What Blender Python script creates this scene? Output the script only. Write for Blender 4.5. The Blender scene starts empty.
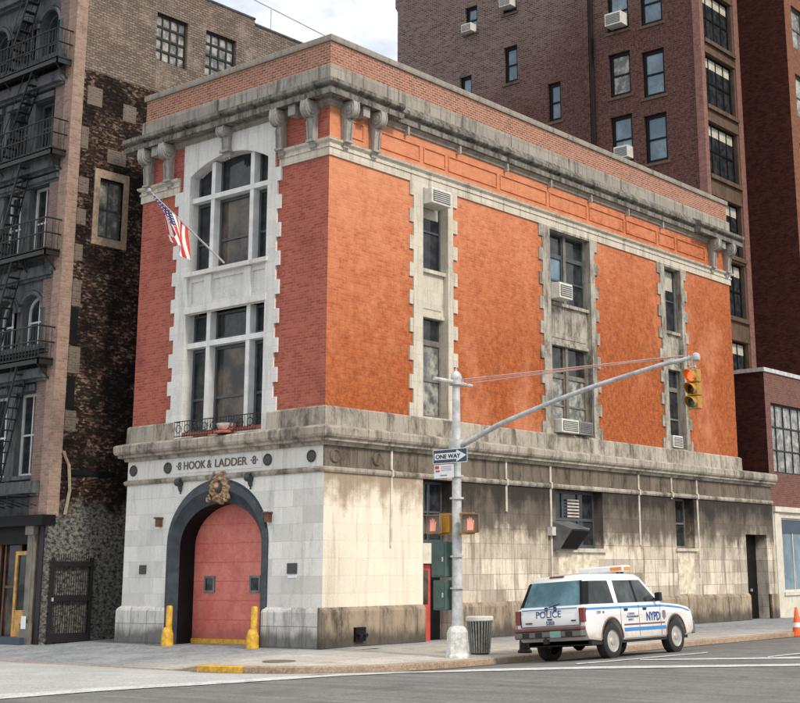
import bpy, bmesh, math, random
from mathutils import Vector, Matrix
from mathutils.geometry import tessellate_polygon
random.seed(8)
S = bpy.context.scene
COL = S.collection
R = math.radians

# ---------------------------------------------------------------- materials
def nmat(name):
    m = bpy.data.materials.new(name); m.use_nodes = True
    nt = m.node_tree; b = nt.nodes['Principled BSDF']
    return m, nt, b
def N(nt, typ, **kw):
    n = nt.nodes.new(typ)
    for k, v in kw.items():
        if k in n.inputs: n.inputs[k].default_value = v
        else: setattr(n, k, v)
    return n
def L(nt, a, b): nt.links.new(a, b)
def mathn(nt, op, a, b=None, clamp=False):
    n = nt.nodes.new('ShaderNodeMath'); n.operation = op; n.use_clamp = clamp
    for i, v in enumerate((a, b)):
        if v is None: continue
        if isinstance(v, (int, float)): n.inputs[i].default_value = v
        else: L(nt, v, n.inputs[i])
    return n.outputs[0]
def mix(nt, f, a, b, blend='MIX'):
    n = nt.nodes.new('ShaderNodeMix'); n.data_type = 'RGBA'; n.blend_type = blend
    for s, v in ((0, f), (6, a), (7, b)):
        if isinstance(v, (int, float)): n.inputs[s].default_value = v
        elif isinstance(v, tuple): n.inputs[s].default_value = (*v[:3], 1)
        else: L(nt, v, n.inputs[s])
    return n.outputs[2]
def ramp(nt, fac, p0, p1, c0=0., c1=1.):
    n = nt.nodes.new('ShaderNodeMapRange'); n.interpolation_type = 'SMOOTHSTEP'
    n.inputs[1].default_value = p0; n.inputs[2].default_value = p1
    n.inputs[3].default_value = c0; n.inputs[4].default_value = c1
    L(nt, fac, n.inputs[0]); return n.outputs[0]
def noise(nt, vec, scale, detail=4, rough=.6, sc=None):
    n = nt.nodes.new('ShaderNodeTexNoise'); n.inputs['Scale'].default_value = scale
    n.inputs['Detail'].default_value = detail; n.inputs['Roughness'].default_value = rough
    if sc:
        mp = nt.nodes.new('ShaderNodeMapping'); mp.inputs['Scale'].default_value = sc
        L(nt, vec, mp.inputs[0]); vec = mp.outputs[0]
    L(nt, vec, n.inputs[0]); return n.outputs[0]
def coords(nt):
    return nt.nodes.new('ShaderNodeTexCoord').outputs['Object']
def sep(nt, v):
    n = nt.nodes.new('ShaderNodeSeparateXYZ'); L(nt, v, n.inputs[0]); return n.outputs
def comb(nt, x, y, z=0.):
    n = nt.nodes.new('ShaderNodeCombineXYZ')
    for i, v in enumerate((x, y, z)):
        if isinstance(v, (int, float)): n.inputs[i].default_value = v
        else: L(nt, v, n.inputs[i])
    return n.outputs[0]
def bump(nt, b, h, strength=.3, dist=.02):
    n = nt.nodes.new('ShaderNodeBump'); n.inputs['Strength'].default_value = strength
    n.inputs['Distance'].default_value = dist
    L(nt, h, n.inputs['Height']); L(nt, n.outputs[0], b.inputs['Normal'])

def plain(name, c, rough=.6, metal=0., var=.15, nscale=3., spec=.5, coat=0.):
    m, nt, b = nmat(name); v = coords(nt)
    f = noise(nt, v, nscale, 5, .65)
    f = ramp(nt, f, .3, .7)
    col = mix(nt, f, tuple(x * (1 - var) for x in c), tuple(min(1, x * (1 + var)) for x in c))
    L(nt, col, b.inputs['Base Color']); b.inputs['Roughness'].default_value = rough
    b.inputs['Metallic'].default_value = metal
    b.inputs['Specular IOR Level'].default_value = spec
    if coat: b.inputs['Coat Weight'].default_value = coat
    return m

def brick(name, c1, c2, mortar, stain=None, stain_amt=.5, bw=.21, bh=.0765, ms=.010, patch=None, streak=None, sstr=.5, lo=.45, hi=.72, bstr=.5, psc=.55):
    m, nt, b = nmat(name); v = coords(nt); x, y, z = sep(nt, v)
    uv = comb(nt, mathn(nt, 'ADD', x, y), z)
    t = N(nt, 'ShaderNodeTexBrick'); t.offset = .5
    for k, val in (('Scale', 1.), ('Brick Width', bw), ('Row Height', bh), ('Mortar Size', ms), ('Mortar Smooth', .3), ('Bias', -.1)):
        t.inputs[k].default_value = val
    t.inputs['Color1'].default_value = (*c1, 1); t.inputs['Color2'].default_value = (*c2, 1); t.inputs['Mortar'].default_value = (*mortar, 1)
    L(nt, uv, t.inputs['Vector'])
    col = t.outputs['Color']
    # tone drift from brick to brick and across the wall
    f = noise(nt, v, 38, 3, .8); col = mix(nt, ramp(nt, f, .40, .68, 0, .42), col, tuple(q * .5 for q in c2))
    f = noise(nt, v, 2.2, 8, .8); col = mix(nt, ramp(nt, f, .42, .68, 0, .3), col, tuple(min(1, q * 1.2 + .02) for q in c1))
    if patch:
        f = noise(nt, v, psc, 8, .8); col = mix(nt, ramp(nt, f, lo, hi, 0, stain_amt * .8), col, patch)
    if stain:
        f = noise(nt, v, 4.6, 8, .82, (1, 1, .6)); col = mix(nt, ramp(nt, f, .50, .72, 0, stain_amt), col, stain)
    if streak:
        f = noise(nt, v, 3.1, 4, .6, (1, 1, .06)); col = mix(nt, ramp(nt, f, .5, .75, 0, sstr), col, streak)
    L(nt, col, b.inputs['Base Color']); b.inputs['Roughness'].default_value = .9
    b.inputs['Specular IOR Level'].default_value = .2
    h = mathn(nt, 'SUBTRACT', noise(nt, v, 30, 3, .7), t.outputs['Fac'])
    bump(nt, b, h, bstr, .012)
    return m

def stone(name, base, grime, amt=.7, bw=1.1, bh=.46, joint=.012, zones=(), streak=.6, nsc=1.6, lo=.42, hi=.66, joints=True, jdark=.45, blockvar=.12):
    m, nt, b = nmat(name); v = coords(nt); x, y, z = sep(nt, v)
    uv = comb(nt, mathn(nt, 'ADD', x, y), z)
    col = None; jf = None
    if joints:
        t = N(nt, 'ShaderNodeTexBrick'); t.offset = .5
        for k, val in (('Scale', 1.), ('Brick Width', bw), ('Row Height', bh), ('Mortar Size', joint), ('Mortar Smooth', .4), ('Bias', 0.)):
            t.inputs[k].default_value = val
        t.inputs['Color1'].default_value = (*[q * (1 - blockvar) for q in base], 1)
        t.inputs['Color2'].default_value = (*[min(1, q * (1 + blockvar)) for q in base], 1)
        t.inputs['Mortar'].default_value = (*[q * jdark for q in base], 1)
        L(nt, uv, t.inputs['Vector']); col = t.outputs['Color']; jf = t.outputs['Fac']
    else:
        rgb = N(nt, 'ShaderNodeRGB'); rgb.outputs[0].default_value = (*base, 1); col = rgb.outputs[0]
    f = noise(nt, v, nsc * 1.5, 9, .78, (1, 1, .42))
    col = mix(nt, ramp(nt, f, lo + .02, hi + .04, 0, amt * .85), col, grime)
    f = noise(nt, v, 9.0, 5, .7, (1, 1, .05))
    col = mix(nt, ramp(nt, f, .50, .68, 0, streak * .6), col, grime)
    f = noise(nt, v, 4.0, 5, .65, (1, 1, .07))
    col = mix(nt, ramp(nt, f, .52, .72, 0, streak), col, tuple(q * .7 for q in grime))
    f = noise(nt, v, 55, 2, .6); col = mix(nt, ramp(nt, f, .3, .7, 0, .22), col, tuple(q * .6 for q in grime))
    for zn in zones: col = zn(nt, v, x, y, z, col)
    L(nt, col, b.inputs['Base Color']); b.inputs['Roughness'].default_value = .88
    b.inputs['Specular IOR Level'].default_value = .25
    h = noise(nt, v, 22, 5, .7)
    if jf is not None: h = mathn(nt, 'SUBTRACT', h, jf)
    bump(nt, b, h, .35, .012)
    return m

def zone_high(zc, w, colr, amt, sc=.09):
    # darker above a ragged, streaked lower edge
    def f(nt, v, x, y, z, col):
        n1 = noise(nt, v, 2.2, 5, .65, (1, 1, sc)); n2 = noise(nt, v, 1.3, 6, .7)
        zz = mathn(nt, 'ADD', z, mathn(nt, 'MULTIPLY', mathn(nt, 'ADD', n1, mathn(nt, 'ADD', n2, -1.)), w * 2.2))
        return mix(nt, ramp(nt, zz, zc - w * .5, zc + w * .5, 0, amt), col, colr)
    return f
def zone_low(zc, w, colr, amt):
    def f(nt, v, x, y, z, col):
        n1 = noise(nt, v, 2.6, 5, .65, (1, 1, .3))
        zz = mathn(nt, 'ADD', z, mathn(nt, 'MULTIPLY', mathn(nt, 'ADD', n1, -.5), w * 2.5))
        return mix(nt, ramp(nt, zz, zc - w * .5, zc + w * .5, amt, 0), col, colr)
    return f

def glass(name, c=(.03, .035, .045), c2=(.10, .10, .10), rough=.06, sc=1.2):
    m, nt, b = nmat(name); v = coords(nt)
    f = noise(nt, v, sc, 5, .6); g = noise(nt, v, 5, 3, .6, (1, 1, .4))
    col = mix(nt, ramp(nt, f, .38, .68), c, c2)
    col = mix(nt, ramp(nt, g, .55, .7, 0, .5), col, tuple(q * .5 for q in c))
    L(nt, col, b.inputs['Base Color']); b.inputs['Roughness'].default_value = rough
    b.inputs['Specular IOR Level'].default_value = .35
    n = noise(nt, v, 1.5, 2); bump(nt, b, n, .08, .05)
    return m

M = {}
M['brick_side'] = brick('brick in warm light', (.62, .205, .09), (.41, .10, .038), (.52, .22, .13), stain=(.30, .065, .015), stain_amt=.75, patch=(.66, .29, .15), streak=(.34, .10, .035), sstr=.3, lo=.44, hi=.74, psc=1.4)  # orange of the warm sunlight on this face is in the brick colour
def grade_side():  # paler high and near the corner, deeper orange low and farther along
    m = M['brick_side']; nt = m.node_tree; b = nt.nodes['Principled BSDF']; src = b.inputs['Base Color'].links[0].from_socket
    v = coords(nt); x, y, z = sep(nt, v)
    n1 = noise(nt, v, 2.4, 7, .8)
    q = mathn(nt, 'ADD', mathn(nt, 'ADD', mathn(nt, 'MULTIPLY', z, -1.), mathn(nt, 'MULTIPLY', y, .24)), mathn(nt, 'MULTIPLY', n1, 8.))
    src = mix(nt, ramp(nt, q, -8.5, -5., .42, 0), src, (.74, .34, .20))
    col = mix(nt, ramp(nt, q, -6.0, -1.2, 0, .8), src, mix(nt, ramp(nt, noise(nt, v, 6, 6, .85), .4, .62), (.19, .045, .012), (.46, .115, .028)))
    col = mix(nt, ramp(nt, noise(nt, v, .38, 5, .65, (1, 1, .7)), .50, .68, 0, .42), col, (.72, .33, .19))
    L(nt, mix(nt, ramp(nt, noise(nt, v, 1.9, 7, .8, (1, 1, .5)), .56, .70, 0, .5), col, (.25, .075, .03)), b.inputs['Base Color'])
grade_side()
M['brick_front'] = brick('red brick', (.47, .135, .095), (.29, .062, .045), (.42, .17, .13), stain=(.15, .04, .03), stain_amt=.8, patch=(.15, .045, .04), streak=(.26, .07, .055), sstr=.3, lo=.50, hi=.68, ms=.013)
M['brick_par'] = brick('parapet brick', (.38, .155, .10), (.21, .075, .05), (.46, .33, .26), stain=(.12, .06, .04), stain_amt=.8, ms=.016)
M['stone_light'] = stone('pale limestone', (.72, .71, .67), (.30, .28, .25), .55, joints=False, streak=.35, nsc=2.2, lo=.5, hi=.75)
M['stone_trim'] = stone('sooty limestone trim', (.34, .315, .275), (.13, .11, .09), .75, joints=False, streak=.6, nsc=2.5, lo=.42, hi=.66)
M['stone_white'] = stone('window surround stone', (.72, .715, .69), (.33, .33, .31), .7, bw=.9, bh=.383, joint=.006, streak=.35, lo=.48, hi=.72, jdark=.85, blockvar=.05)
M['stone_strip'] = stone('side window surround stone', (.64, .59, .50), (.22, .19, .15), .7, bw=.9, bh=.383, joint=.006, streak=.6, lo=.46, hi=.68, jdark=.8, blockvar=.06)
M['stone_cornice'] = stone('weathered cornice stone', (.27, .25, .22), (.028, .026, .023), 1., joints=False, streak=1., nsc=2.0, lo=.38, hi=.62)
M['stone_ledge'] = stone('ledge stone', (.46, .415, .35), (.06, .05, .04), .95, bw=1.6, bh=3, joint=.01, streak=.6, nsc=.9, lo=.42, hi=.60)
M['ashlar_front'] = stone('front ashlar', (.72, .71, .67), (.36, .36, .36), .65, bw=.72, bh=.43, joint=.007, streak=.25, nsc=1.3, lo=.48, hi=.68, jdark=.8, blockvar=.16)
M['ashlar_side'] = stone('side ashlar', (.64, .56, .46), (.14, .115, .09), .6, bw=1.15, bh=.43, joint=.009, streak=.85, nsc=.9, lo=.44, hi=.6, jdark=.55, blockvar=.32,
                         zones=(zone_high(2.8, .8, (.075, .062, .049), .86, .25), zone_high(3.7, .8, (.022, .019, .016), .85, .06)))
M['ashlar_corner'] = stone('corner ashlar', (.84, .76, .64), (.40, .30, .20), .5, bw=1.1, bh=.43, joint=.007, streak=.35, nsc=1.0, lo=.54, hi=.72, jdark=.85, blockvar=.05,
                         zones=(zone_high(3.75, .9, (.22, .155, .095), .8),))
M['frieze_side'] = stone('side frieze stone', (.20, .165, .13), (.032, .026, .02), 1., bw=2.4, bh=2, joint=.012, streak=.7, nsc=1.6)
M['plinth_front'] = stone('front plinth', (.64, .63, .60), (.07, .07, .07), .6, bw=1.05, bh=.5, joint=.012, streak=.75, nsc=1.6,
                          zones=(zone_low(.34, .3, (.055, .055, .06), .75),))
M['plinth_side'] = stone('side plinth', (.42, .34, .25), (.05, .04, .03), 1., bw=1.4, bh=2, joint=.012, streak=.75, nsc=1.4,
                         zones=(zone_low(.32, .35, (.05, .045, .04), .8),))
M['stone_grey'] = stone('grey carved stone', (.40, .385, .36), (.10, .095, .09), .7, joints=False, streak=.4, nsc=6, lo=.45, hi=.65)
M['stone_strip_dark'] = stone('sooty side surround stone', (.46, .425, .365), (.08, .07, .058), .95, bw=.9, bh=.383, joint=.006, streak=.8, nsc=1.6, lo=.40, hi=.6, jdark=.8, blockvar=.12)
M['stone_block'] = stone('blocking stone', (.36, .33, .285), (.08, .07, .06), .9, bw=1.6, bh=3, joint=.007, streak=.9, nsc=1.6, lo=.46, hi=.68, jdark=.7)
M['conduit'] = plain('pale conduit', (.60, .55, .47), .7, var=.2)
M['stone_pale_lit'] = plain('pale scrubbed and lit stone', (.62, .55, .43), .9, var=.3, nscale=4)  # scrubbed stone with some reflected light put into its tone
M['dark_blue'] = plain('blue black painted arch', (.036, .048, .060), .55, var=.35, nscale=4)
M['black_paint'] = plain('black paint', (.006, .006, .007), .6, var=.3, spec=.2)
M['gold'] = plain('tan carved ornament', (.36, .235, .14), .65, var=.5, nscale=12)
M['yellow'] = plain('yellow paint', (.60, .34, .03), .55, var=.3, nscale=9)
M['letter'] = plain('letter bronze', (.10, .085, .07), .6)
M['bronze'] = plain('bronze plaque', (.05, .05, .055), .5)
M['white_paint'] = plain('white painted wood', (.66, .67, .66), .55, var=.12)
M['grey_paint'] = plain('grey window paint', (.06, .072, .08), .5, var=.25)
M['tan_frame'] = plain('brownish window frame', (.16, .145, .12), .6, var=.3)
M['blind'] = plain('blind', (.50, .47, .40), .8, var=.2)
M['glass'] = glass('window glass', (.016, .019, .024), (.045, .05, .052), sc=3)
M['glass_warm'] = glass('window glass painted reflection', (.022, .022, .026), (.13, .10, .07), sc=1.1)  # tan reflections painted into the pane colour
M['glass_blue'] = glass('window glass sky', (.10, .16, .21), (.22, .30, .36), sc=.6)
M['glass_pale'] = glass('window glass pale', (.10, .11, .11), (.40, .39, .35), sc=3.2)
M['ac'] = plain('air conditioner enamel', (.62, .61, .56), .5, var=.15, nscale=6)
M['ac_grey'] = plain('grimy air conditioner', (.20, .19, .175), .6, var=.3, nscale=6)
M['ac_dark'] = plain('air conditioner grille', (.09, .09, .09), .6)
M['hood'] = plain('grey sheet metal', (.16, .165, .17), .45, metal=.3, var=.3)
M['galv'] = plain('galvanised steel', (.47, .48, .49), .5, metal=.1, var=.25, nscale=5)
M['galv_base'] = plain('painted pole base', (.60, .60, .58), .6, var=.3, nscale=7)
M['signal_yellow'] = plain('signal yellow', (.42, .215, .025), .5, var=.25)
M['box_green'] = plain('signal box green', (.055, .10, .085), .5, var=.2)
M['iron'] = plain('black iron', (.006, .006, .007), .55, var=.3)
M['dust_trim'] = plain('dusty trim', (.17, .115, .085), .8)
M['rubber'] = plain('rubber', (.018, .018, .018), .8)
M['chrome'] = plain('wheel rim metal', (.40, .385, .35), .4, metal=.25, var=.3)
def car_paint():
    m, nt, b = nmat('car white paint'); v = coords(nt); x, y, z = sep(nt, v)
    zz = mathn(nt, 'ADD', z, mathn(nt, 'MULTIPLY', mathn(nt, 'ADD', noise(nt, v, 5, 5, .7), -.5), .5))
    col = mix(nt, ramp(nt, zz, .42, .72, .55, 0), (.78, .78, .77), (.42, .31, .22))
    L(nt, mix(nt, ramp(nt, noise(nt, v, 30, 3, .7), .5, .8, 0, .12), col, (.3, .27, .23)), b.inputs['Base Color']); b.inputs['Roughness'].default_value = .3; b.inputs['Coat Weight'].default_value = .4
    return m
M['car_white'] = car_paint()
M['car_blue'] = plain('car blue stripe', (.035, .21, .50), .35, var=.08)
M['car_navy'] = plain('navy lettering', (.02, .05, .24), .4, var=.05)
M['car_red'] = plain('dull red trim', (.17, .06, .05), .4)
M['car_glass'] = glass('car glass', (.012, .02, .02), (.06, .08, .08), .04, 1.5)
M['car_rear_glass'] = glass('car rear glass', (.05, .12, .15), (.16, .30, .36), .05, .9)
M['plate'] = plain('licence plate', (.18, .36, .30), .4)
M['tail'] = plain('tail lamp', (.20, .035, .03), .25)
M['amber'] = plain('amber lamp', (.75, .24, .03), .3)
M['orange'] = plain('cone orange', (.85, .13, .015), .5)
M['can'] = plain('dull steel litter bin', (.26, .265, .24), .5, metal=.3, var=.3, nscale=10)
M['can_rim'] = plain('pale bin rim', (.62, .62, .60), .5)
M['sign_blue'] = plain('sign dark', (.03, .055, .09), .4)
M['sign_white'] = plain('sign white', (.75, .77, .80), .4, var=.05)
M['sign_red'] = plain('sign red', (.55, .03, .03), .4)
M['flag_red'] = plain('flag red', (.50, .045, .05), .8)
M['flag_white'] = plain('flag white', (.75, .73, .70), .8)
M['flag_blue'] = plain('flag blue', (.02, .03, .12), .8)
M['flower'] = plain('clay and flower', (.42, .14, .09), .8, var=.4, nscale=12)
M['silver'] = plain('silver bowl', (.7, .72, .72), .25, metal=.8)
M['cover'] = plain('iron cover', (.16, .12, .10), .7)
M['nb_stone'] = stone('grey facade stone', (.125, .135, .145), (.016, .019, .024), 1., joints=False, streak=.5, nsc=2.2)
M['nb_pier'] = brick('pinkish pier brick', (.25, .17, .145), (.17, .11, .09), (.25, .21, .185), stain=(.09, .065, .06), stain_amt=.7)
M['nb_corner'] = brick('orange pier brick', (.37, .25, .20), (.23, .155, .125), (.30, .25, .21), stain=(.14, .09, .07), stain_amt=.8)
M['nb_infill'] = brick('grey infill brick', (.17, .135, .11), (.09, .07, .058), (.19, .16, .13), ms=.016, stain=(.05, .04, .035), stain_amt=.8)
M['nb_tan'] = plain('tan window surround', (.30, .225, .165), .8, var=.3, nscale=8)
M['wood'] = plain('varnished wood', (.55, .29, .07), .45, var=.3, nscale=5)
M['wood_dark'] = plain('dark wood', (.10, .04, .02), .5, var=.4)
M['tall_pink'] = brick('pink corner pier', (.30, .145, .12), (.20, .09, .075), (.22, .15, .13), stain=(.08, .035, .03), stain_amt=.8)
M['tall_stone'] = stone('brown spandrel', (.15, .10, .07), (.025, .017, .014), .75, joints=False, streak=.6)
M['low_brick'] = brick('plum brick', (.20, .085, .07), (.12, .045, .04), (.20, .13, .11), stain=(.06, .025, .02), stain_amt=.7, ms=.014)
M['far_brick'] = brick('rust brick', (.24, .095, .05), (.15, .055, .03), (.2, .12, .08), stain=(.08, .03, .016), stain_amt=.7)
M['far_shaded'] = brick('red brick in shade', (.075, .019, .012), (.022, .006, .005), (.03, .012, .009), stain=(.006, .002, .002), stain_amt=.9)  # shade of walls turned from the sun put into the brick colour
M['cream'] = plain('cream shopfront', (.60, .56, .47), .6, var=.12)
M['roof'] = plain('roof tar', (.06, .06, .06), .9)

def tall_brick():
    m = brick('purple brown brick', (.20, .135, .118), (.050, .030, .027), (.27, .215, .195), stain=(.035, .02, .02), stain_amt=.7, ms=.018, bh=.11, bw=.3)
    nt = m.node_tree; b = nt.nodes['Principled BSDF']; src = b.inputs['Base Color'].links[0].from_socket
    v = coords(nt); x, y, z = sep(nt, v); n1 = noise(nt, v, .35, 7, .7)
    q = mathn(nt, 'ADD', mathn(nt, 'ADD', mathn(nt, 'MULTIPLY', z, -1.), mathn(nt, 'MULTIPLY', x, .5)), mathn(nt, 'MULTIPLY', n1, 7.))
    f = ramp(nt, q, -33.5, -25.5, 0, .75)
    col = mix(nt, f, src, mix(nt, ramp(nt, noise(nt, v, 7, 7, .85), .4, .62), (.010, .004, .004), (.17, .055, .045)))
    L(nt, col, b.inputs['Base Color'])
    return m
M['tall_brick'] = tall_brick()

def rubble():
    m, nt, b = nmat('rough party wall'); v = coords(nt); x, y, z = sep(nt, v)
    uv = comb(nt, mathn(nt, 'ADD', x, y), z)
    t = N(nt, 'ShaderNodeTexBrick')
    for k, val in (('Scale', 1.), ('Brick Width', .22), ('Row Height', .085), ('Mortar Size', .018), ('Mortar Smooth', .5), ('Bias', 0.)): t.inputs[k].default_value = val
    dis = mix(nt, .12, uv, N(nt, 'ShaderNodeTexNoise', Scale=3.).outputs['Color'])
    L(nt, dis, t.inputs['Vector'])
    t.inputs['Color1'].default_value = (.17, .095, .065, 1); t.inputs['Color2'].default_value = (.055, .032, .025, 1); t.inputs['Mortar'].default_value = (.035, .028, .022, 1)
    col = t.outputs['Color']
    vo = N(nt, 'ShaderNodeTexVoronoi', Scale=1.); mp = N(nt, 'ShaderNodeMapping'); mp.inputs['Scale'].default_value = (9, 9, 19)
    L(nt, v, mp.inputs[0]); L(nt, mp.outputs[0], vo.inputs['Vector'])
    hs = sep(nt, vo.outputs['Color'])
    col = mix(nt, ramp(nt, hs[0], .45, .5, 0, .7), col, (.014, .010, .009))
    col = mix(nt, ramp(nt, hs[1], .86, .88, 0, .55), col, (.40, .33, .27))
    col = mix(nt, ramp(nt, hs[2], .90, .92, 0, .7), col, (.30, .17, .12))
    col = mix(nt, ramp(nt, noise(nt, v, .7, 6, .7), .40, .58, 0, .85), col, (.008, .006, .006))
    # plaster at the foot, ragged top edge
    zz = mathn(nt, 'ADD', z, mathn(nt, 'MULTIPLY', mathn(nt, 'ADD', noise(nt, v, 1.6, 6, .7), -.5), 2.2))
    pl = mix(nt, ramp(nt, noise(nt, v, 7, 7, .75, (1, 1, 1.6)), .38, .62), (.03, .03, .028), (.30, .29, .27))
    col = mix(nt, ramp(nt, zz, 3.5, 4.0, 1, 0), col, pl)
    # clean pale brick above
    t2 = N(nt, 'ShaderNodeTexBrick')
    for k, val in (('Scale', 1.), ('Brick Width', .22), ('Row Height', .085), ('Mortar Size', .018), ('Mortar Smooth', .5), ('Bias', 0.)): t2.inputs[k].default_value = val
    t2.inputs['Color1'].default_value = (.40, .325, .27, 1); t2.inputs['Color2'].default_value = (.22, .17, .14, 1); t2.inputs['Mortar'].default_value = (.13, .10, .085, 1)
    L(nt, uv, t2.inputs['Vector'])
    up = mix(nt, ramp(nt, noise(nt, v, 24, 3, .7), .4, .65, 0, .55), t2.outputs['Color'], (.085, .06, .05))
    up = mix(nt, ramp(nt, noise(nt, v, 1.1, 6, .7), .5, .7, 0, .5), up, (.46, .385, .33))
    z3 = mathn(nt, 'ADD', z, mathn(nt, 'MULTIPLY', mathn(nt, 'ADD', noise(nt, v, 6, 3, .7), -.5), .15))
    col = mix(nt, ramp(nt, z3, 17.02, 17.10, 0, 1), col, up)
    L(nt, col, b.inputs['Base Color']); b.inputs['Roughness'].default_value = .95; b.inputs['Specular IOR Level'].default_value = .15
    h = mathn(nt, 'ADD', noise(nt, v, 9, 8, .8), mathn(nt, 'MULTIPLY', hs[0], .5))
    bump(nt, b, h, .9, .09)
    return m
M['rubble'] = rubble()

def door_mat():
    m, nt, b = nmat('red roller door'); v = coords(nt); x, y, z = sep(nt, v)
    f = noise(nt, v, 1.3, 8, .8)
    col = mix(nt, ramp(nt, f, .35, .65), (.54, .125, .095), (.70, .235, .185))
    g = noise(nt, v, 26, 4, .8); col = mix(nt, ramp(nt, g, .42, .66, 0, .35), col, (.40, .07, .055))
    s = noise(nt, v, 5, 5, .65, (1, 1, .08)); col = mix(nt, ramp(nt, s, .54, .72, 0, .3), col, (.74, .33, .27))
    d = mathn(nt, 'ADD', z, mathn(nt, 'MULTIPLY', noise(nt, v, 4, 5, .7), .7)); col = mix(nt, ramp(nt, d, .45, .95, .5, 0), col, (.22, .05, .04))
    L(nt, col, b.inputs['Base Color']); b.inputs['Roughness'].default_value = .6
    bump(nt, b, g, .12, .006)
    return m
M['door_red'] = door_mat()
M['door_seam'] = plain('door seam', (.50, .125, .10), .6)

def ground_mat(name, c, c2, agg=90, aggc=(.02, .02, .02), patch=.5, slabs=None, stains=None, cracks=True):
    m, nt, b = nmat(name); v = coords(nt)
    f = noise(nt, v, .35, 7, .72); col = mix(nt, ramp(nt, f, .38, .64), c, c2)
    f = noise(nt, v, 3.5, 7, .8); col = mix(nt, ramp(nt, f, .42, .66, 0, patch * .8), col, tuple(q * .62 for q in c))
    f = noise(nt, v, 18, 3, .85); col = mix(nt, ramp(nt, f, .45, .6, 0, .35), col, tuple(min(1, q * 1.5) for q in c2))
    g = noise(nt, v, agg, 3, .8); col = mix(nt, ramp(nt, g, .42, .7, 0, .5), col, aggc)
    g2 = noise(nt, v, 14, 5, .85); col = mix(nt, ramp(nt, g2, .55, .7, 0, .3), col, tuple(min(1, q * 1.7) for q in c2))
    if stains:
        s = noise(nt, v, 1.2, 6, .8, stains); col = mix(nt, ramp(nt, s, .55, .7, 0, .55), col, tuple(q * .35 for q in c))
    hh = g
    if slabs:
        t = N(nt, 'ShaderNodeTexBrick'); t.offset = 0.
        for k, val in (('Scale', 1.), ('Brick Width', slabs), ('Row Height', slabs), ('Mortar Size', .014), ('Mortar Smooth', .3), ('Bias', 0.)): t.inputs[k].default_value = val
        t.inputs['Color1'].default_value = (.80, .80, .80, 1); t.inputs['Color2'].default_value = (1, 1, 1, 1); t.inputs['Mortar'].default_value = (.35, .35, .35, 1)
        L(nt, v, t.inputs['Vector']); col = mix(nt, 1., col, t.outputs['Color'], 'MULTIPLY')
    if cracks:
        vo = N(nt, 'ShaderNodeTexVoronoi', Scale=.45); vo.feature = 'DISTANCE_TO_EDGE'
        dv = mix(nt, .12, v, N(nt, 'ShaderNodeTexNoise', Scale=2.5).outputs['Color']); L(nt, dv, vo.inputs['Vector'])
        col = mix(nt, ramp(nt, vo.outputs['Distance'], .004, .014, .6, 0), col, tuple(q * .3 for q in c))
    L(nt, col, b.inputs['Base Color']); b.inputs['Roughness'].default_value = .85
    b.inputs['Specular IOR Level'].default_value = .3
    bump(nt, b, hh, .5, .012)
    return m
M['asphalt'] = ground_mat('asphalt', (.165, .160, .152), (.225, .218, .207), 22, (.05, .048, .045), stains=(1, .25, 1), cracks=False)
def wheel_tracks():
    m = M['asphalt']; nt = m.node_tree; b = nt.nodes['Principled BSDF']; src = b.inputs['Base Color'].links[0].from_socket
    v = coords(nt); mp = N(nt, 'ShaderNodeMapping'); mp.inputs['Rotation'].default_value = (0, 0, R(-42)); mp.inputs['Scale'].default_value = (.22, 1.9, 1)
    L(nt, v, mp.inputs[0]); n1 = noise(nt, mp.outputs[0], 1.1, 5, .7)
    col = mix(nt, ramp(nt, n1, .40, .66, 0, .5), src, (.085, .082, .078))
    n2 = noise(nt, v, 1.7, 4, .7); col = mix(nt, ramp(nt, n2, .62, .72, 0, .6), col, (.05, .048, .046))
    L(nt, col, b.inputs['Base Color'])
wheel_tracks()
M['asphalt_pale'] = ground_mat('worn pale carriageway', (.36, .36, .35), (.50, .495, .48), 22, (.20, .20, .195), cracks=False)
M['walk'] = ground_mat('pavement concrete', (.44, .41, .365), (.58, .545, .49), 22, (.24, .22, .19), slabs=1.5, stains=(1, 1, 1), cracks=False)
M['walk_blue'] = ground_mat('drive apron', (.17, .18, .20), (.25, .265, .285), 30, (.10, .105, .115), patch=.8, stains=(1, 1, 1))
M['kerb'] = ground_mat('kerb granite', (.30, .21, .145), (.42, .32, .23), 20, (.10, .07, .05), cracks=False)
M['road_paint'] = ground_mat('road paint', (.50, .50, .48), (.66, .66, .64), 16, (.24, .24, .23), cracks=False, patch=1.1)

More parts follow.
